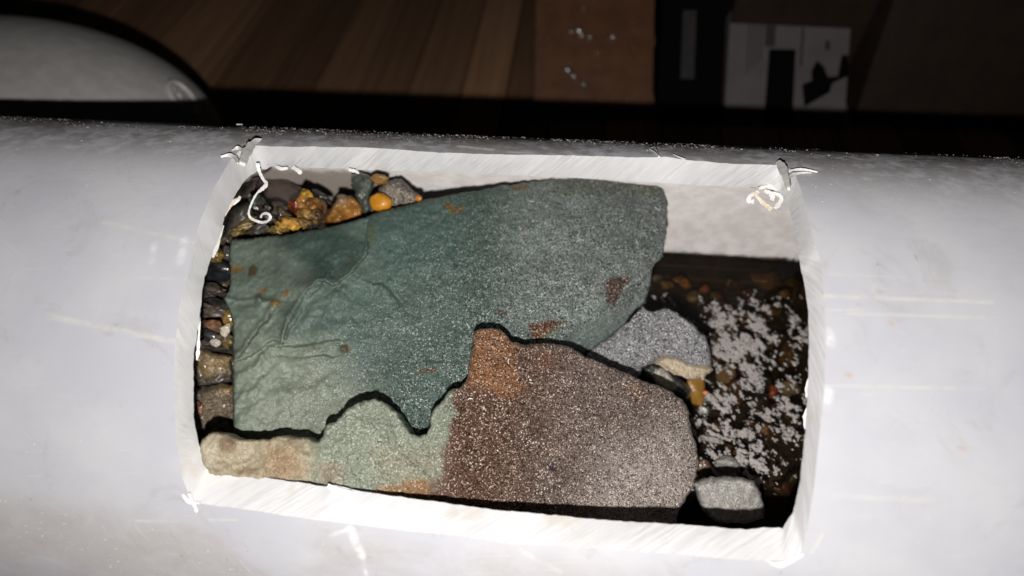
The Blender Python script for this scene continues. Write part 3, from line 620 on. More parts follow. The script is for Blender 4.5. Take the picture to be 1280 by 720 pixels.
# ------------------------------------------------------------------ water, silt and what floats
MAT_SILT = rock_material("brown_silt", 0.5, 0.5, 0.15)
def silt_height(s, y):
    h = -.44 + .10 * fbm(np.stack([s * 3.1, y * 3.1], -1), 5, 201) * 2
    h = h + .30 * smooth(-.50, -1.15, s) * smooth(.75, .2, y)
    return h
ns, ny = 300, 90
sg, yg = np.meshgrid(np.linspace(-3.4, 3.4, ns), np.linspace(-.885, .885, ny), indexing='ij')
hg = silt_height(sg, yg); floor_ = -np.sqrt(np.maximum(RI**2 - yg**2, 0)) + .004
hg = np.maximum(hg, np.minimum(floor_, -.0))
Vs = np.stack([sg, yg, np.minimum(hg, np.sqrt(np.maximum(RI**2 - yg**2, 0)) - .01)], -1).reshape(-1, 3)
Fs = [[i * ny + j, (i + 1) * ny + j, (i + 1) * ny + j + 1, i * ny + j + 1] for i in range(ns - 1) for j in range(ny - 1)]
nzz = fbm(np.stack([sg.ravel() * 9, yg.ravel() * 9], 1), 4, 7); nz2 = fbm(np.stack([sg.ravel() * 3, yg.ravel() * 3], 1), 3, 17)
cs = np.array((.030, .026, .020)) + np.clip(nzz, 0, 1)[:, None]**1.5 * np.array((.55, .36, .16)) + np.clip(nz2, 0, 1)[:, None] * np.array((.10, .045, .0))
silt = mesh("silt_bed", Vs, Fs, MAT_SILT, attrs=dict(col=np.clip(cs, .01, 1), grain=np.full(len(Vs), .7)), kind="stuff")
silt["label"] = "brown silt lying along the bottom of the pipe"

k = NT("murky_water"); k.t.nodes.remove(k.b)
tr = k.n('ShaderNodeBsdfTransparent'); tr.inputs[0].default_value = (0.62, 0.52, 0.38, 1)
df = k.n('ShaderNodeBsdfDiffuse'); df.inputs[0].default_value = (0.03, 0.025, 0.02, 1)
gl = k.n('ShaderNodeBsdfGlossy'); gl.inputs['Roughness'].default_value = 0.03
co = k.n('ShaderNodeTexCoord').outputs['Object']; bn = k.bump(k.noise(co, 60, 3, 0.5), 0.0006, 0.25); k.put(gl.inputs['Normal'], bn)
fr = k.n('ShaderNodeFresnel'); fr.inputs[0].default_value = 1.33; k.put(fr.inputs['Normal'], bn)
m0 = k.n('ShaderNodeMixShader'); m0.inputs[0].default_value = 0.15; k.put(m0.inputs[1], tr.outputs[0]); k.put(m0.inputs[2], df.outputs[0])
m1 = k.n('ShaderNodeMixShader'); k.put(m1.inputs[0], fr.outputs[0]); k.put(m1.inputs[1], m0.outputs[0]); k.put(m1.inputs[2], gl.outputs[0])
k.put(k.out.inputs[0], m1.outputs[0]); MAT_WATER = k.m
yw = math.sqrt(RI**2 - WATER**2) - .001
nx = 60
Vw = [(x, y, WATER) for x in np.linspace(-3.4, 3.4, nx) for y in np.linspace(-yw, yw, 8)]
Fw = [[i * 8 + j, (i + 1) * 8 + j, (i + 1) * 8 + j + 1, i * 8 + j + 1] for i in range(nx - 1) for j in range(7)]
w = mesh("water", Vw, Fw, MAT_WATER, kind="structure"); w["label"] = "murky brown water standing in the bottom of the pipe"

MAT_SCUM = rock_material("pale_scum", 0.3, 0.7, 0.0)
ZONE_A = [(870, 385), (900, 372), (930, 370), (968, 376), (975, 390), (960, 410), (962, 440), (950, 470), (970, 500), (1005, 500), (1008, 560), (985, 600), (930, 590), (890, 570), (868, 540), (875, 490), (895, 470), (893, 430), (885, 410)]
DENSE = [(884, 385), (925, 371), (968, 378), (958, 405), (965, 440), (945, 470), (915, 470), (893, 440), (890, 410)]
MIDZ = [(868, 560), (890, 480), (960, 470), (1005, 505), (1000, 560), (930, 600), (880, 595)]
RIGHTB = [(975, 400), (1004, 385), (1010, 420), (1008, 470), (985, 470), (990, 430)]
gx, gy = np.meshgrid(np.arange(815, 1016, 1.15), np.arange(328, 655, 1.05)); G = np.stack([gx.ravel(), gy.ravel()], 1) + np.random.uniform(-1, 1, (gx.size, 2))
Gr = np.stack([(G[:, 0] + G[:, 1]) * .5, (G[:, 1] - G[:, 0]) * .95], 1); v = fbm(Gr * .062, 4, 301) * .95 + fbm(Gr * .17, 3, 311) * 1.35 + fbm(Gr * .42, 2, 321) * .9
thr = .345 - .25 * soft_in(G, DENSE, 22) - .23 * soft_in(G, ZONE_A, 14) - .19 * soft_in(G, MIDZ, 22) - .20 * soft_in(G, RIGHTB, 12)
thr += .16 * soft_in(G, [(905, 520), (960, 500), (985, 560), (960, 590), (915, 560)], 10) + .5 * smooth(372, 355, G[:, 1]) + .6 * smooth(600, 640, G[:, 1])
ring = [(862, 640), (866, 612), (880, 596), (905, 592), (932, 594), (946, 600), (955, 615), (958, 636)]
thr -= .22 * np.exp(-(seg_dist(G, ring, False)[0] / 5)**2) + .30 * soft_in(G, [(890, 578), (905, 570), (922, 578), (926, 592), (895, 594)], 3)
keep = v > thr
for px in ((1035, 333, 0), (978, 327, 0), (983, 330, 0), (905, 329, 0)): pass
Gk = G[keep]; ex = np.clip((v - thr)[keep], 0, .4)
Pk = on_level(Gk, WATER); ok = (np.abs(Pk[:, 1]) < yw - .01); Pk, ex = Pk[ok], ex[ok]
Vc, Fc_, shade = [], [], []
for p, e in zip(Pk, ex):
    r = .0036 * (0.5 + 1.5 * random.random()**3) * (0.7 + e * 1.5); shade.extend([min(1.0, .30 + 3.2 * e + .35 * random.random())] * 13); a0 = random.random() * 6; hh = r * (.3 + 1.3 * random.random()**2); k0 = len(Vc)
    for q in range(6):
        a = a0 + q * math.pi / 3; rr = r * (.7 + .6 * random.random()); Vc.append((p[0] + rr * math.cos(a), p[1] + rr * math.sin(a), WATER + .0006))
    for q in range(6):
        a = a0 + q * math.pi / 3; rr = r * .62 * (.7 + .5 * random.random()); Vc.append((p[0] + rr * math.cos(a), p[1] + rr * math.sin(a), WATER + hh * .7))
    Vc.append((p[0], p[1], WATER + hh))
    for q in range(6):
        j = (q + 1) % 6; Fc_ += [[k0 + q, k0 + j, k0 + 6 + j, k0 + 6 + q], [k0 + 6 + q, k0 + 6 + j, k0 + 12]]
sm = mesh("scum", Vc, Fc_, MAT_SCUM, kind="stuff", attrs=dict(col=np.outer(shade, (.50, .46, .44)), grain=np.zeros(len(Vc)))); sm["label"] = "pale flecks of scum floating on the dark water"

def c_silt(p): return blendc(p, (.060, .045, .030), [], 88, .3) + np.clip(fbm(p * .12, 3, 89), 0, 1)[:, None] * np.array((.30, .16, .05)) + np.clip(fbm(p * .2 + 33, 3, 90), 0, 1)[:, None] * np.array((.10, .09, .07))
for poly, zf in (([(236, 312), (262, 270), (290, 238), (325, 222), (360, 226), (384, 240), (400, 262), (430, 262), (470, 260), (532, 258), (500, 285), (300, 330)], lambda p: 2.46 + .0050 * np.clip(288 - p[:, 1], 0, 80)),
                 ([(228, 300), (304, 296), (304, 380), (304, 556), (228, 556)], lambda p: 2.50 - .0013 * (p[:, 1] - 300))):
    o = slab("wet_silt", poly, zf, .45, MAT_WET, c_silt, 2.4, 8, .05, 2.0, .10, lambda p: .05 * fbm(p * .09, 4, 85) + .03 * fbm(p * .25, 3, 86), lambda p: np.full(len(p), .3), 83, 6)
    o["kind"] = "stuff"; o["label"] = "wet brown silt and grit packed between the stones"

# ------------------------------------------------------------------ pebbles: each one a stone of its own
def icosphere(n=3):
    import bmesh
    bm = bmesh.new(); bmesh.ops.create_icosphere(bm, subdivisions=n, radius=1.0)
    V = np.array([v.co[:] for v in bm.verts]); Fc = [[v.index for v in f.verts] for f in bm.faces]; bm.free(); return V, Fc
ICO = {n: icosphere(n) for n in (2, 3, 4)}
def pebble(name, px, rx, ry, rot, col, h=None, z=None, mat=None, lump=.25, facet=0, depth=1.0, label=None, cat="pebble", group=None, seed=0, n=3, grain=.4, col2=None):
    """A stone of the size it has in the picture (rx, ry photo pixels), resting at level h or at depth z."""
    mat = mat or MAT_GEM
    zc = float(level_z([px], h)[0]) if z is None else z
    V, Fc = ICO[n]; V = V.copy(); rs = np.random.RandomState(seed + 900)
    if facet:
        for q in range(facet):
            d = rs.randn(3); d /= np.linalg.norm(d); lim = .62 + .22 * rs.rand(); a = V @ d; over = np.maximum(a - lim, 0); V = V - over[:, None] * d * .97
    n3 = fbm(V[:, :2] * 1.7 + V[:, 2:] * .9 + seed, 4, seed) + fbm(V[:, 1:] * 2.2 - V[:, :1] * .7 + seed * 3, 4, seed + 5)
    V = V * (1 + lump * n3)[:, None]
    c, s_ = math.cos(rot), math.sin(rot); sc2 = zc / F
    L = np.stack([(V[:, 0] * rx * c - V[:, 1] * ry * s_), (V[:, 0] * rx * s_ + V[:, 1] * ry * c), V[:, 2] * math.sqrt(rx * ry) * depth], 1) * sc2
    P = at([px], [zc])[0]; wv = L @ M.T
    cc = np.asarray(col, float) * (1 + .5 * n3[:, None])
    if col2 is not None: m = smooth(-.05, .15, fbm(V[:, :2] * 2.3 + seed, 3, seed + 3))[:, None]; cc = cc * (1 - m) + np.asarray(col2) * m
    o = mesh(name, wv, Fc, mat, smoothf=True, attrs=dict(col=np.clip(cc, .005, 1), grain=np.full(len(V), grain)))
    o.location = Vector(P * U)
    tag(o, label, cat, group); return o
STONES = []
G1, G2, G3, G4 = "amber gravel behind the green rock", "stones down the side of the green rock", "stones under the water", None
AMB, ORG, YEL, RED, DRK, BRN = (.34, .155, .030), (.60, .235, .025), (.58, .33, .035), (.22, .045, .015), (.055, .050, .042), (.15, .095, .055)
# stones at the foot of the back wall
def wstone(name, poly, z, col, label, cat, group, mat=MAT_WET, seed=0, zones=(), grain=.6, relief=.05, thick=.2, edge=6):
    o = slab(name, poly, lambda p: z + 0 * p[:, 0], thick, mat, lambda p: blendc(p, col, list(zones), seed, .3), 2.0, edge, .06, 2.4, relief, lambda p: .02 * fbm(p * .16, 4, seed + 4), lambda p: np.full(len(p), grain), seed, 5)
    return tag(o, label, cat, group)
wstone("speckled_stone", [(463, 264), (467, 252), (473, 238), (480, 229), (490, 225), (502, 224), (512, 231), (520, 240), (527, 250), (522, 258), (500, 262), (480, 270)], 2.50, (.26, .22, .17), "speckled grey brown stone leaning on the back wall above the green rock", "stone", G1, MAT_SPARKLE, 71, [([(485, 218), (510, 222), (525, 240), (515, 240), (498, 232)], 4, (.07, .06, .055), .8)], .9, .10)
wstone("dark_stone", [(436, 222), (448, 216), (460, 219), (467, 228), (464, 240), (466, 256), (462, 272), (452, 270), (446, 252), (440, 238)], 2.52, (.070, .080, .068), "dark greenish wet stone between the amber gravel and the speckled stone", "stone", G1, MAT_WET, 72, [([(450, 228), (462, 228), (464, 240), (454, 242)], 3, (.14, .16, .14), .8)], .4, .08)
pebble("pebble", (475, 224), 11, 6.5, .1, (.36, .19, .06), z=2.50, lump=.5, facet=4, seed=3, label="ochre pebble on top of the speckled stone", group=G1)
pebble("pebble", (476, 253), 14, 12, .2, (.62, .26, .018), z=2.44, lump=.2, facet=5, seed=4, depth=.6, label="bright orange pebble in front of the speckled stone", group=G1, grain=.1)
pebble("pebble", (523, 248), 5, 4, .4, (.6, .22, .03), z=2.46, lump=.2, seed=5, label="tiny orange pebble at the end of the speckled stone", group=G1, grain=.1)
wstone("amber_stone", [(402, 278), (408, 266), (416, 254), (421, 245), (430, 243), (440, 245), (448, 252), (453, 262), (455, 270), (440, 276), (420, 282)], 2.46, AMB, "lumpy amber stone beside the dark greenish stone", "stone", G1, MAT_GEM, 73, [([(416, 244), (432, 244), (436, 254), (420, 256)], 4, (.40, .26, .15), .8), ([(430, 262), (450, 262), (450, 274), (430, 276)], 4, (.50, .20, .04), .7)], .3, .16)
o = slab("muddy_stone", [(318, 250), (322, 238), (332, 230), (345, 227), (360, 229), (372, 235), (382, 243), (386, 256), (380, 268), (362, 276), (340, 276), (324, 268)], lambda p: 2.45 + .0046 * np.clip(278 - p[:, 1], 0, 60) + .0003 * ((p[:, 0] - 350)**2 + (p[:, 1] - 250)**2) * .18, .25, MAT_WET,
         lambda p: blendc(p, (.15, .125, .105), [([(340, 226), (380, 234), (380, 246), (352, 238)], 6, (.24, .125, .035), .8)], 74, .12), 2.2, 12, .14, 1.0, .02, None, lambda p: np.full(len(p), .05), 74, 5)
tag(o, "smooth rounded stone coated in grey mud beside the hanging plastic curl", "stone", G1)
for i, (px, rx, ry, rot, col, z, lump, fac, lab) in enumerate([
    ((382, 243), 6, 4.5, .2, YEL, 2.62, .2, 2, "yellow pebble at the top of the amber gravel"),
    ((386, 256), 9, 8, .5, AMB, 2.63, .4, 3, "amber pebble below the yellow pebble"),
    ((374, 258), 8, 8, .2, RED, 2.64, .3, 2, "dark red wet pebble in the amber gravel"),
    ((396, 260), 8, 9, .9, (.20, .10, .03), 2.66, .4, 3, "brown amber pebble next to the lumpy amber stone"),
    ((382, 268), 7, 6, .3, (.36, .21, .06), 2.60, .35, 2, "pale amber pebble under the dark red pebble"),
    ((394, 270), 7, 6, .1, (.19, .11, .03), 2.60, .35, 2, "olive brown pebble at the edge of the green rock"),
    ((366, 279), 9, 6.5, .2, (.55, .30, .05), 2.56, .3, 5, "large golden pebble on the rim of the green rock"),
    ((352, 283), 6, 4.5, .4, (.45, .27, .05), 2.56, .3, 3, "small golden pebble next to the large golden one"),
    ((380, 279), 6, 5, .6, (.27, .17, .05), 2.56, .3, 3, "brownish golden pebble between the green rock and the gravel"),
    ((343, 289), 6, 4, .2, (.16, .12, .04), 2.56, .3, 2, "dark olive pebble below the plastic curl"),
    ((330, 262), 10, 7, .4, (.075, .06, .05), 2.63, .4, 4, "dark brown wet pebble behind the plastic curl"),
    ((346, 263), 9, 6, .1, (.085, .07, .055), 2.62, .4, 4, "shiny dark pebble in front of the muddy stone"),
    ((322, 253), 6, 9, .2, (.06, .075, .065), 2.63, .3, 3, "blackish green pebble crossed by the plastic curl"),
    ((336, 271), 8, 5, .3, (.09, .07, .055), 2.60, .4, 3, "dark pebble inside the loop of the plastic curl"),
    ((355, 270), 8, 6, .8, (.10, .075, .05), 2.60, .4, 3, "brown black pebble right above the golden pebbles"),
    ((326, 287), 11, 5, -.1, (.065, .055, .045), 2.58, .4, 3, "flat dark pebble along the rim of the green rock"),
    ((306, 283), 7, 4, -.5, (.26, .19, .06), 2.56, .5, 3, "yellowish brown pebble near the corner of the green rock"),
    ((298, 288), 7, 4, -.4, (.19, .13, .04), 2.56, .5, 3, "ochre brown pebble tucked by the green rock's corner"),
    ((312, 276), 6, 4, -.4, (.15, .12, .05), 2.58, .5, 3, "olive wet pebble above the yellowish brown pebble"),
    ((402, 247), 9, 3.5, .6, (.05, .042, .035), 2.76, .3, 2, "thin black pebble on the muddy wall behind the amber gravel")]):
    pebble("pebble", px, rx * 1.55, ry * 1.45, rot, np.array(col) * 1.05, z=z - .20, lump=min(.95, .45 + lump), facet=fac + 6, col2=np.array(col) * (.35, .30, .35), n=4, seed=20 + i, label=lab, group=G1, grain=.15)
wstone("dark_stone", [(278, 296), (282, 276), (290, 264), (298, 256), (310, 254), (318, 262), (316, 274), (304, 284), (292, 296)], 2.36, (.075, .068, .055), "smooth dark brown stone under the frayed upper corner of the window", "stone", G2, MAT_WET, 75, (), .1, .04, .2, 10)
wstone("dark_stone", [(292, 250), (300, 238), (312, 228), (324, 222), (330, 230), (322, 244), (312, 256), (300, 258)], 2.66, (.085, .068, .055), "dull brown stone in the shadowed upper corner of the window", "stone", G2, MAT_WET, 76, (), .1, .03, .2, 10)
# the strip between the window's side and the green rock
STR = [
    ("pebble", (270, 318), 9, 9, .2, (.22, .14, .03), 2.28, .25, 3, "dark ochre pebble by the side of the window", .2, "pebble"),
    ("pebble", (284, 316), 8, 7, .4, (.09, .09, .085), 2.34, .3, 4, "grey pebble beside the dark ochre pebble", .2, "pebble"),
    ("dark_stone", (272, 340), 16, 12, -.1, (.018, .019, .022), 2.42, .2, 5, "black flat stone filling in the dark gap beside the green rock", .05, "stone"),  # added black stone, stands in for the shade of a gap
    ("dark_stone", (266, 361), 17, 7, .1, (.10, .075, .065), 2.34, .5, 4, "brown layered stone just under the dark gap", .4, "stone"),
    ("dark_stone", (258, 374), 12, 10, .4, (.085, .085, .078), 2.36, .5, 5, "grey stone at the window's side under the brown layered stone", .3, "stone"),
    ("dark_stone", (277, 383), 16, 7, .4, (.045, .042, .038), 2.31, .5, 4, "blackish stone next to the green rock's pointed tip", .3, "stone"),
    ("dark_stone", (264, 389), 14, 7, .1, (.11, .085, .065), 2.28, .5, 4, "knobbly brown stone above the white pebbles", .4, "stone"),
    ("pebble", (286, 399), 6, 8, .1, (.24, .15, .03), 2.26, .3, 3, "ochre pebble above the larger white pebble", .1, "pebble"),
    ("pebble", (253, 406), 9, 6, .2, (.15, .085, .060), 2.26, .3, 4, "reddish brown pebble against the window's side", .3, "pebble"),
    ("stone_chip", (269, 408), 9, 7, .5, (.26, .135, .075), 2.24, .1, 7, "square rust brown chip beside the white pebbles", .1, "stone"),
    ("stone_chip", (261, 419), 9, 6, .3, (.030, .030, .031), 2.23, .15, 6, "black angular chip below the rust brown chip", .1, "stone"),
    ("white_pebble", (282.5, 412), 6, 6.5, .2, (.66, .60, .48), 2.22, .25, 3, "larger white pebble by the green rock", .1, "pebble"),
    ("white_pebble", (269, 428.5), 5, 4.5, .2, (.60, .56, .48), 2.21, .25, 3, "smaller white pebble by the black chip", .1, "pebble"),
    ("pebble", (278, 422), 7, 5, .1, (.15, .105, .075), 2.23, .4, 3, "brown pebble between the two white pebbles", .3, "pebble"),
    ("pebble", (285, 427), 6, 6, .1, (.16, .12, .04), 2.23, .3, 3, "olive pebble at the green rock under the white pebble", .2, "pebble"),
    ("pebble", (256, 430), 9, 6, .3, (.07, .055, .045), 2.24, .4, 3, "dark pebble by the window's side above the big brown stone", .3, "pebble"),
    ("pebble", (273, 434), 15, 4, .15, (.045, .04, .035), 2.24, .3, 3, "long black pebble lying on the big brown stone", .2, "pebble"),
    ("pebble", (246, 511), 4.5, 8, -.2, (.28, .12, .075), 2.06, .5, 3, "reddish crumb in the corner under the brown stones", .5, "pebble"),
    ("dark_stone", (261, 500), 10, 11, .3, (.022, .017, .015), 2.12, .3, 4, "glossy black stone set in the lower brown stone", .1, "stone")]
for i, (nm, px, rx, ry, rot, col, z, lump, fac, lab, gr, cat) in enumerate(STR):
    pebble(nm, px, rx * 1.3, ry * 1.3, rot, col, z=z, lump=min(.8, lump * 1.8), n=4, col2=np.array(col) * (.45 if sum(col) < 1.2 else .85), facet=fac + 4, seed=60 + i, label=lab, cat=cat, group=G2, grain=gr, mat=MAT_WET if cat == "stone" else MAT_GEM, depth=.7)
wstone("brown_stone", [(236, 438), (252, 436), (266, 438), (282, 442), (290, 444), (291, 462), (290, 478), (270, 481), (250, 484), (236, 480)], 2.17, (.20, .145, .080), "big ochre brown stone under the white pebbles", "stone", G2, MAT_WET, 81, [([(238, 470), (292, 468), (292, 484), (238, 486)], 4, (.06, .05, .045), .9), ([(262, 446), (284, 446), (280, 466), (258, 466)], 8, (.26, .18, .08), .7)], .5, .10)
wstone("brown_stone", [(236, 488), (250, 484), (268, 481), (286, 478), (294, 480), (296, 510), (296, 545), (270, 552), (240, 552), (234, 520)], 2.10, (.165, .130, .085), "lower brown stone in the near corner beside the green rock", "stone", G2, MAT_WET, 82, [([(236, 486), (262, 484), (250, 500), (236, 506)], 5, (.05, .05, .048), .9), ([(272, 478), (294, 478), (290, 492), (276, 492)], 4, (.30, .17, .05), .7)], .6, .10)
# stones under the water
rs_ = np.random.RandomState(5)
TONES = ((.16, .095, .04), (.06, .065, .045), (.05, .04, .03), (.22, .13, .05), (.09, .085, .07), (.12, .05, .03))
WHERE = [("scum's far edge", 372, 400), ("grey rock's shadow", 400, 440), ("buff pebble", 440, 480), ("reddish pebble", 480, 520), ("thin pale sliver", 520, 560), ("near corner", 560, 632)]
WORD = ("tawny", "olive", "blackish", "ochre", "grey", "rusty")
for q, (wh, y0, y1) in enumerate(WHERE):
    for i in range(6):
        px = (float(rs_.uniform(895, 1000) if y0 < 520 else rs_.uniform(905, 992)), float(rs_.uniform(y0, y1)))
        SIZE = ("small", "broad")[int(i % 2)]; rr = (rs_.uniform(5, 8), rs_.uniform(10, 17))[i % 2]
        STONES.append((px, rr, rr * rs_.uniform(.55, .9), rs_.uniform(0, 3), TONES[i], "%s %s drowned stone by the %s" % (SIZE, WORD[i], wh)))
SUB = [((834, 356), 9, 6, .4, (.45, .30, .10), "yellow stone in the water beside the green rock's tip"), ((857, 355), 8, 6, .1, (.50, .27, .07), "orange yellow stone in the water below the back wall"), ((850, 350), 11, 5, .2, (.20, .10, .05), "dull brown stone in the water next to the orange yellow one"),
       ((880, 362), 7, 6, .2, (.50, .17, .07), "red orange stone in the water above the scum"), ((893, 370), 8, 5, .1, (.22, .13, .06), "brown stone in the water at the top of the scum"), ((868, 372), 10, 7, .2, (.20, .15, .09), "tan stone in the water over the grey rock"),
       ((960, 350), 22, 12, .15, (.24, .14, .06), "broad tan stone under the water below the back wall"), ((980, 367), 8, 6, .2, (.38, .23, .10), "small tan stone in the water by the window's end"), ((915, 354), 12, 7, .3, (.12, .075, .04), "brown stone in the water between the red orange and tan stones"), ((935, 366), 9, 6, .2, (.15, .07, .035), "dark red brown stone in the water above the densest scum"),
       ((821, 347), 8, 7, .2, (.13, .13, .10), "grey stone in the water touching the green rock"), ((990, 352), 9, 8, .2, (.17, .11, .06), "brown stone in the water at the window's far corner")]
for i, (px, rx, ry, rot, col, lab) in enumerate(SUB + STONES):
    pebble("submerged_stone", px, rx, ry, rot, np.array(col) * 1.0, h=WATER - (.05 if i < len(SUB) else .07), lump=.7, facet=6, seed=220 + i, col2=np.array(col) * .5, label=lab, cat="stone", group=G3, mat=MAT_WET, depth=.5, grain=.3)
pebble("pebble", (870, 487), 12, 22, -.1, (.30, .15, .025), h=WATER + .03, lump=.4, facet=3, seed=141, label="tall ochre pebble standing in the water under the cream ledge", group=None, grain=.2, depth=.5)
pebble("pebble", (882, 491), 4, 3, .2, (.70, .26, .12), h=WATER + .07, lump=.2, seed=142, label="tiny salmon pebble on the tall ochre pebble", group=None, grain=.1)
pebble("pebble", (967, 490), 7, 9, .2, (.5, .14, .09), h=WATER - .035, lump=.5, facet=5, seed=143, label="reddish pebble drowned among the scum", group=None, grain=.4, depth=.6)
pebble("pebble", (987, 486), 14, 11, .3, (.42, .38, .29), h=WATER - .05, lump=.55, facet=6, seed=144, mat=MAT_ROCK, label="pale buff pebble drowned beside the reddish pebble", group=None, grain=.5, depth=.6)
pebble("pebble", (907, 470), 12, 13, .2, (.40, .34, .24), h=WATER - .05, lump=.55, facet=6, seed=145, mat=MAT_ROCK, label="buff pebble in the water next to the cream ledge", group=None, grain=.4, depth=.5)
pebble("stone_chip", (881, 512), 5, 2.6, .6, (.8, .8, .78), h=WATER + .03, lump=.1, facet=3, seed=146, label="glinting white chip beside the rusty rock's end", cat="stone", group=None, grain=.1)
pebble("pebble", (890, 549), 15, 4.5, .25, (.42, .40, .36), h=WATER + .02, lump=.3, facet=3, seed=147, label="thin pale sliver of stone beside the rusty rock", group=None, grain=.6, depth=.6)
pebble("pebble", (908, 580), 16, 10, .15, (.36, .35, .32), h=WATER + .02, lump=.4, facet=3, seed=148, label="grey pebble crusted with scum behind the flat pale stone", group=None, grain=.8, mat=MAT_ROCK, depth=.6)
pebble("pebble", (880, 585), 8, 12, .3, (.16, .09, .05), h=WATER + .01, lump=.4, facet=3, seed=149, label="brown pebble between the rusty rock and the grey pebble", group=None, grain=.4, depth=.6)
pebble("pebble", (893, 535), 8, 7, .3, (.24, .15, .03), h=WATER - .03, lump=.3, facet=3, seed=150, label="ochre pebble under water near the pale sliver", group=None, grain=.2, depth=.6)

# loose fibres lying on the rocks
def hair(px, z, n=3, L=7):
    a = random.random() * 6.28; p = np.array(px, float); out = [p]
    for _ in range(n): a += random.uniform(-.7, .7); p = p + L / n * np.array([math.cos(a), math.sin(a)]); out.append(p)
    return at(np.array(out), z)
for px, lab in (((583, 404), "short white fibre on the green rock by the tip of the rusty rock"), ((668, 252), "pale fibre on the green rock under its upper edge"), ((818, 258), "white fibre near the far upper corner of the green rock"), ((823, 264), "second tiny fibre crossing near the far corner of the green rock"),
                ((795, 300), "white fibre above the brown triangular stain of the green rock"), ((636, 455), "white fibre lying on the orange patch of the rusty rock"), ((585, 500), "white fibre on the rusty rock beside the pale green part")):
    zf = z_lower if px[1] > 440 else z_green; rf_ = r_lower if px[1] > 440 else r_green
    z = float(zf(np.array([px], float))[0]) + float(rf_(np.array([px], float))[0]) - .03
    tag(ribbon("plastic_fibre", hair(px, z), .75 * PXU, None, thick=.002), lab, "fibre", "white fibres on the rocks")

# ------------------------------------------------------------------ behind the pipe
FLOOR = -1.0
def wood():
    k = NT("brown_boards"); co = k.n('ShaderNodeTexCoord').outputs['Object']; inf = k.n('ShaderNodeObjectInfo')
    mp = k.n('ShaderNodeMapping'); k.put(mp.inputs[0], co); mp.inputs['Scale'].default_value = (220, 9, 60)
    loc = k.n('ShaderNodeVectorMath', operation='ADD'); k.put(loc.inputs[0], mp.outputs[0]); 
    cv = k.n('ShaderNodeCombineXYZ'); [k.put(cv.inputs[i], k.math('MULTIPLY', inf.outputs['Random'], 40 + 9 * i)) for i in range(3)]; k.put(loc.inputs[1], cv.outputs[0])
    g = k.noise(loc.outputs[0], 1.0, 6, 0.6, 0.7); 
    c = k.mix(k.ramp(g, 0.32, 0.7), (0.40, 0.215, 0.118, 1), (0.58, 0.335, 0.195, 1))
    v = k.math('ADD', 0.45, k.math('MULTIPLY', inf.outputs['Random'], 0.75)); cm = k.n('ShaderNodeCombineColor'); [k.put(cm.inputs[i], v) for i in range(3)]
    c = k.mix(1.0, c, cm.outputs[0], 'MULTIPLY')
    k.put(k.b.inputs['Base Color'], c); k.b.inputs['Roughness'].default_value = 0.6; k.put(k.b.inputs['Normal'], k.bump(g, 0.0008, 0.4)); return k.m
MAT_WOOD = wood()
MAT_GAP = simple("floor_dark", (0.02, 0.017, 0.014), 0.9)
def box_mesh(x0, x1, y0, y1, z0, z1, bev=0.01):
    V, Fc = [], []
    xs, ys = (x0, x1), (y0, y1); b = bev
    for zz, i in ((z0, 0), (z1 - b, 0), (z1, b)): V += [(x0 + i, y0 + i, zz), (x1 - i, y0 + i, zz), (x1 - i, y1 - i, zz), (x0 + i, y1 - i, zz)]
    for kx in (0, 4):
        for a in range(4): Fc.append([kx + a, kx + (a + 1) % 4, kx + 4 + (a + 1) % 4, kx + 4 + a])
    Fc += [[8, 9, 10, 11], [3, 2, 1, 0]]; return np.array(V), Fc
fl_ = mesh("floor", [(-14, -6, FLOOR - .12), (14, -6, FLOOR - .12), (14, 20, FLOOR - .12), (-14, 20, FLOOR - .12)], [[0, 1, 2, 3]], MAT_GAP, kind="structure")
edges = [(283, 60), (297, 60), (362, 60), (420, 60), (470, 60), (530, 60), (592, 60), (644, 60)]
xe = [float(on_level([e], FLOOR)[0][0]) for e in edges]
while xe[0] > -12: xe.insert(0, xe[0] - random.choice([.40, .46, .50, .43, .18]))
while xe[-1] < 12: xe.append(xe[-1] + random.choice([.40, .46, .50, .43]))
VB, FB = box_mesh(0, 1, -4, 18, -.12, 0, .008)
me0 = None
for i in range(len(xe) - 1):
    wd_ = xe[i + 1] - xe[i] - .016
    if me0 is None:
        o = mesh("plank", VB, FB, MAT_WOOD, smoothf=False); me0 = o.data
    else:
        o = bpy.data.objects.new("plank", me0); C.objects.link(o)
    o.parent = fl_; o.location = (xe[i] * U, 0, (FLOOR - random.random() * .012) * U); o.scale = (wd_, 1, 1)

def frame_box(name, pxl, pxr, top_px, depth, mat, label, cat, bev=.03, lean=0.0):
    """A box standing on the floor, leaning back by an angle: two pixels on its near bottom edge, one on its near top edge."""
    a, b = on_level([pxl, pxr], FLOOR); L = np.linalg.norm(b - a); ux = (b - a) / L; uy = np.array([-ux[1], ux[0], 0]); uz = np.array([0, 0, 1.0])
    up2 = uz * math.cos(lean) + uy * math.sin(lean); nrm = uy * math.cos(lean) - uz * math.sin(lean)
    o0 = CAM; d = (rays([top_px]) @ M.T)[0]; t = ((a - o0) @ nrm) / (d @ nrm); H = float((o0 + d * t - a) @ up2)
    V, Fc = box_mesh(0, L, 0, depth, 0, H, bev); o = mesh(name, V, Fc, mat, smoothf=False)
    mm = Matrix.Identity(4)
    for i in range(3):
        for j, c in enumerate((ux, nrm, up2)): mm[i][j] = c[i]
        mm[i][3] = a[i] * U
    o.matrix_world = mm; tag(o, label, cat); return o, L, H
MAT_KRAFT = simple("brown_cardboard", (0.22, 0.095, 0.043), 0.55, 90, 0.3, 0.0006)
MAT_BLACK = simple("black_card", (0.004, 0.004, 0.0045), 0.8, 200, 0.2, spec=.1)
MAT_CARD = simple("white_card", (0.23, 0.205, 0.205), 0.7, 60, 0.15)
MAT_GREYPRINT = simple("grey_print", (0.08, 0.075, 0.075), 0.7)
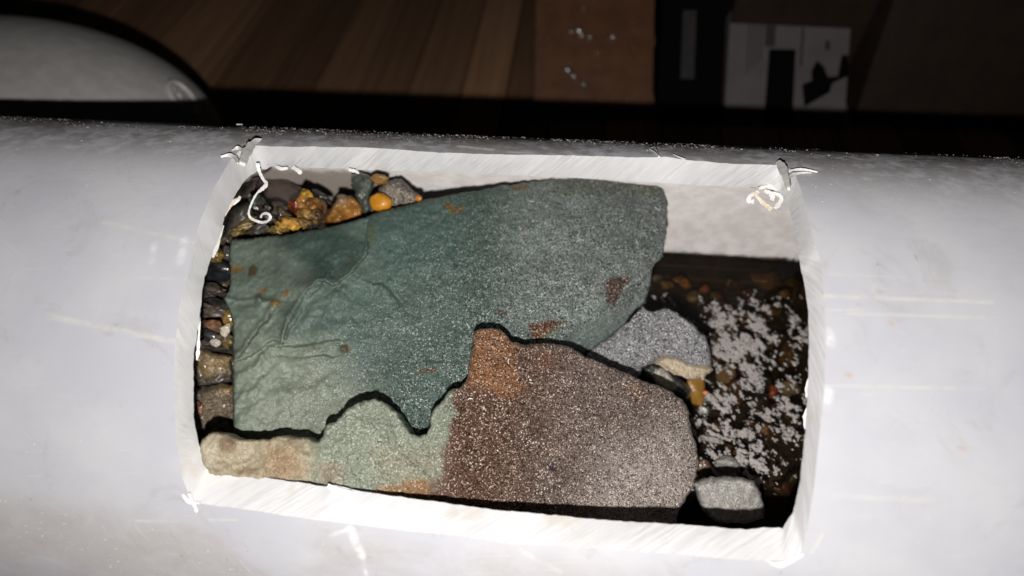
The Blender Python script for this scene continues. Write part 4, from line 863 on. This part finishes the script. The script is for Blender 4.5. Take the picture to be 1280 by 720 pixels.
MAT_LABEL = simple("dim_label", (0.06, 0.057, 0.057), 0.7)
LEAN = math.radians(51)
kb, kl, kh = frame_box("cardboard_box", (668, 150), (815, 150), (740, -25), .9, MAT_KRAFT, "brown cardboard box under shiny clear wrap leaning back behind the pipe", "box", .06, LEAN)
k = NT("clear_wrap"); k.t.nodes.remove(k.b); co = k.n('ShaderNodeTexCoord').outputs['Object']
nb = k.bump(k.noise(co, 130, 4, 0.55, 1.5), 0.004, 0.8)
tr = k.n('ShaderNodeBsdfTransparent'); tr.inputs[0].default_value = (.97, .97, .96, 1); gl = k.n('ShaderNodeBsdfGlossy'); gl.inputs['Roughness'].default_value = .10; k.put(gl.inputs['Normal'], nb)
ms = k.n('ShaderNodeMixShader'); ms.inputs[0].default_value = .006; k.put(ms.inputs[1], tr.outputs[0]); k.put(ms.inputs[2], gl.outputs[0]); k.put(k.out.inputs[0], ms.outputs[0]); MAT_WRAP = k.m
nu, nv = 50, 40; Vv = []
for i in range(nu):
    for j in range(nv):
        u, v_ = i / (nu - 1), j / (nv - 1); q = np.array([[u * 9, v_ * 7]])
        Vv.append((u * (kl + .06) - .03, -.03 - .05 * abs(float(fbm(q, 3, 5)[0])), v_ * (kh + .03)))
mesh("clear_wrap", Vv, [[i * nv + j, (i + 1) * nv + j, (i + 1) * nv + j + 1, i * nv + j + 1] for i in range(nu - 1) for j in range(nv - 1)], MAT_WRAP, kb)
V, Fc = box_mesh(-.01, kl + .01, 0, .10, 0, .012, .003)
f = mesh("tape", V, Fc, simple("brown_tape", (.20, .092, .045), .4, 200, .15), kb, smoothf=False); f.rotation_euler = (math.pi / 2, 0, 0); f.location = (0, -.002 * U, kh * .52 * U)
# metal blobs added on the wrap in place of its flash glints
k = NT("wrap_glint"); k.b.inputs['Base Color'].default_value = (.9, .88, .85, 1); k.b.inputs['Metallic'].default_value = .9; k.b.inputs['Roughness'].default_value = .30; k.b.inputs['Specular IOR Level'].default_value = 1.0
MAT_WRAP_GLINT = k.m
KBI = np.array(kb.matrix_world.inverted())
def local_box(px, off=-.07):                             # point of the wrap, in the box's own axes
    o_ = KBI[:3, :3] @ CAM + KBI[:3, 3] / U; d = KBI[:3, :3] @ (rays([px]) @ M.T)[0]; return o_ + d * ((off - o_[1]) / d[1])
for (px, rx, ry, rot) in (((713, 40), .022, .012, .3), ((724, 38), .026, .022, .1), ((727, 45), .018, .016, .6), ((737, 47), .016, .014, .2), ((766, 47), .030, .011, .1), ((709, 87), .022, .020, .2), ((716, 95), .036, .012, .8), ((728, 105), .035, .007, .7), ((729, 12), .012, .010, .1)):
    c0 = local_box(px); V, Fc = ICO[2]; c, s_ = math.cos(-rot), math.sin(-rot)
    rx, ry = rx * 1.5, ry * 1.5; Q = np.stack([V[:, 0] * rx * c - V[:, 2] * ry * s_, V[:, 1] * .03, V[:, 0] * rx * s_ + V[:, 2] * ry * c], 1) * (1 + .3 * fbm(V[:, :2] * 2 + px[0], 3, px[0])[:, None])
    mesh("wrap_glint", Q + c0, Fc, MAT_WRAP_GLINT, kb)
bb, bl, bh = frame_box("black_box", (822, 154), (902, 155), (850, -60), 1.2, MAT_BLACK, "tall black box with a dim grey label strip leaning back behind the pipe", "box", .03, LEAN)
V, Fc = box_mesh(.33 * bl, .54 * bl, -.012, 0, .26 * bh, .66 * bh, .002); mesh("label_strip", V, Fc, MAT_LABEL, bb, smoothf=False)
cb, cl, ch = frame_box("white_carton", (905, 156), (1055, 160), (960, 12), .22, MAT_CARD, "white carton with black and grey print leaning back behind the pipe", "box", .02, LEAN)
def decal(name, poly, mat):                             # flat print on the carton's face, fractions of width and height
    n_ = len(poly); mesh(name, [(x * cl, -.006, y * ch) for x, y in poly], [list(range(n_))], mat, cb, smoothf=False)
decal("black_print", [(.33, .0), (.57, .0), (.56, .66), (.34, .66)], MAT_BLACK)
decal("black_print", [(.66, .17), (.86, .30), (.88, .38), (1.0, .44), (.995, .62), (.94, .62), (.92, .44), (.84, .43), (.80, .52), (.74, .57), (.70, .48), (.71, .40), (.63, .36)], MAT_BLACK)
decal("grey_print", [(.30, .68), (.385, .68), (.385, .88), (.30, .88)], MAT_GREYPRINT)
for q in range(4): decal("grey_print", [(.16 + .035 * q, .46 + .03 * q), (.172 + .035 * q, .46 + .03 * q), (.172 + .035 * q, .88), (.16 + .035 * q, .88)], MAT_LABEL)
decal("grey_print", [(.60, .52), (.62, .52), (.62, .85), (.60, .85)], MAT_LABEL); decal("grey_print", [(.80, .66), (.84, .66), (.84, .74), (.80, .74)], MAT_LABEL)

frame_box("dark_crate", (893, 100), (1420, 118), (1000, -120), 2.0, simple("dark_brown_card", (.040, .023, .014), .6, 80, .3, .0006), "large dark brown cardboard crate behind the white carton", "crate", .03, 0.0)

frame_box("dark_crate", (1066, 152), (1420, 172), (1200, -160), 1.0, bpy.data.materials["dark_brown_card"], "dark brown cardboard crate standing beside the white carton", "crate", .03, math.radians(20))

# the grey capped pipe that lies behind it
GR = .76; EL = 1.75; gh = FLOOR + GR; gy = math.sqrt((1 + GR)**2 - gh**2) + .01
o3 = CAM; 
d0 = (rays([(162, 196)]) @ M.T)[0]; tt = (gy - CAM[1]) / d0[1]; gx = float((CAM + d0 * tt)[0]) + .70 - GR * EL + .03
V, Fc = [], []; m = 64; prof = [(GR * EL * math.cos(a) , GR * math.sin(a)) for a in np.linspace(math.pi / 2, 0.02, 20)]
prof = [(-4.5, .001), (-4.5, GR)] + [(-4.5 + 4.5 * q / 6, GR) for q in range(1, 6)] + [(x, r) for x, r in prof]
for x, r in prof: V += [(gx + x, gy + r * math.cos(2 * math.pi * q / m), gh + r * math.sin(2 * math.pi * q / m)) for q in range(m)]
for i in range(len(prof) - 1):
    for q in range(m): Fc.append([i * m + q, i * m + (q + 1) % m, (i + 1) * m + (q + 1) % m, (i + 1) * m + q])
Fc.append([(len(prof) - 1) * m + q for q in range(m)])
gp = mesh("grey_pipe", V, Fc, simple("grey_plastic", (0.58, 0.565, 0.55), 0.55, 240, 0.12, 0.0003)); tag(gp, "grey plastic pipe with a domed end and an embossed oval mark, behind the white pipe", "pipe")
def on_dome(px):
    d = (rays([px]) @ M.T)[0]; c = np.array([gx, gy, gh]); q = np.array([1 / EL, 1, 1]); d1 = d; d = d * q; oc = (CAM - c) * q; A = d @ d; B = 2 * oc @ d; Cc = oc @ oc - GR * GR; ds = max(B * B - 4 * A * Cc, 0)
    return CAM + d1 * ((-B - math.sqrt(ds)) / 2 / A)
MAT_EMB = simple("grey_plastic_emboss", (0.74, 0.72, 0.70), 0.35, 300, 0.1)
def tube(name, P, r, parent, mat, closed=False):
    P = np.asarray(P); V, Fc = [], []; n_ = len(P); c = np.array([gx, gy, gh])
    for i in range(n_):
        tg = P[(i + 1) % n_ if closed else min(i + 1, n_ - 1)] - P[i - 1 if closed else max(i - 1, 0)]; tg /= np.linalg.norm(tg); nn = P[i] - c; nn /= np.linalg.norm(nn); sd = np.cross(tg, nn)
        V += [P[i] + (sd * math.cos(a) + nn * math.sin(a)) * r for a in np.linspace(0, 2 * math.pi, 7)[:-1]]
    for i in range(n_ if closed else n_ - 1):
        for a in range(6): Fc.append([i * 6 + a, i * 6 + (a + 1) % 6, ((i + 1) % n_) * 6 + (a + 1) % 6, ((i + 1) % n_) * 6 + a])
    return mesh(name, V, Fc, mat, parent)
em = None
th_ = math.radians(50); ca, sa = math.cos(th_), math.sin(th_)
ov_ = [on_dome((229 + 25 * math.cos(t) * ca - 10.5 * math.sin(t) * sa, 123 + 25 * math.cos(t) * sa + 10.5 * math.sin(t) * ca)) for t in np.linspace(0, 2 * math.pi, 49)[:-1]]
em = tube("embossed_mark", ov_, .022, gp, MAT_EMB, True)
for st in ([(215, 109), (220, 109), (220, 112)], [(217, 111), (218, 120)], [(223, 117), (227, 122), (225, 126)], [(233, 125), (237, 129)], [(234, 130), (234, 137)]):
    tube("embossed_stroke", [on_dome(p) for p in st], .017, em, MAT_EMB)
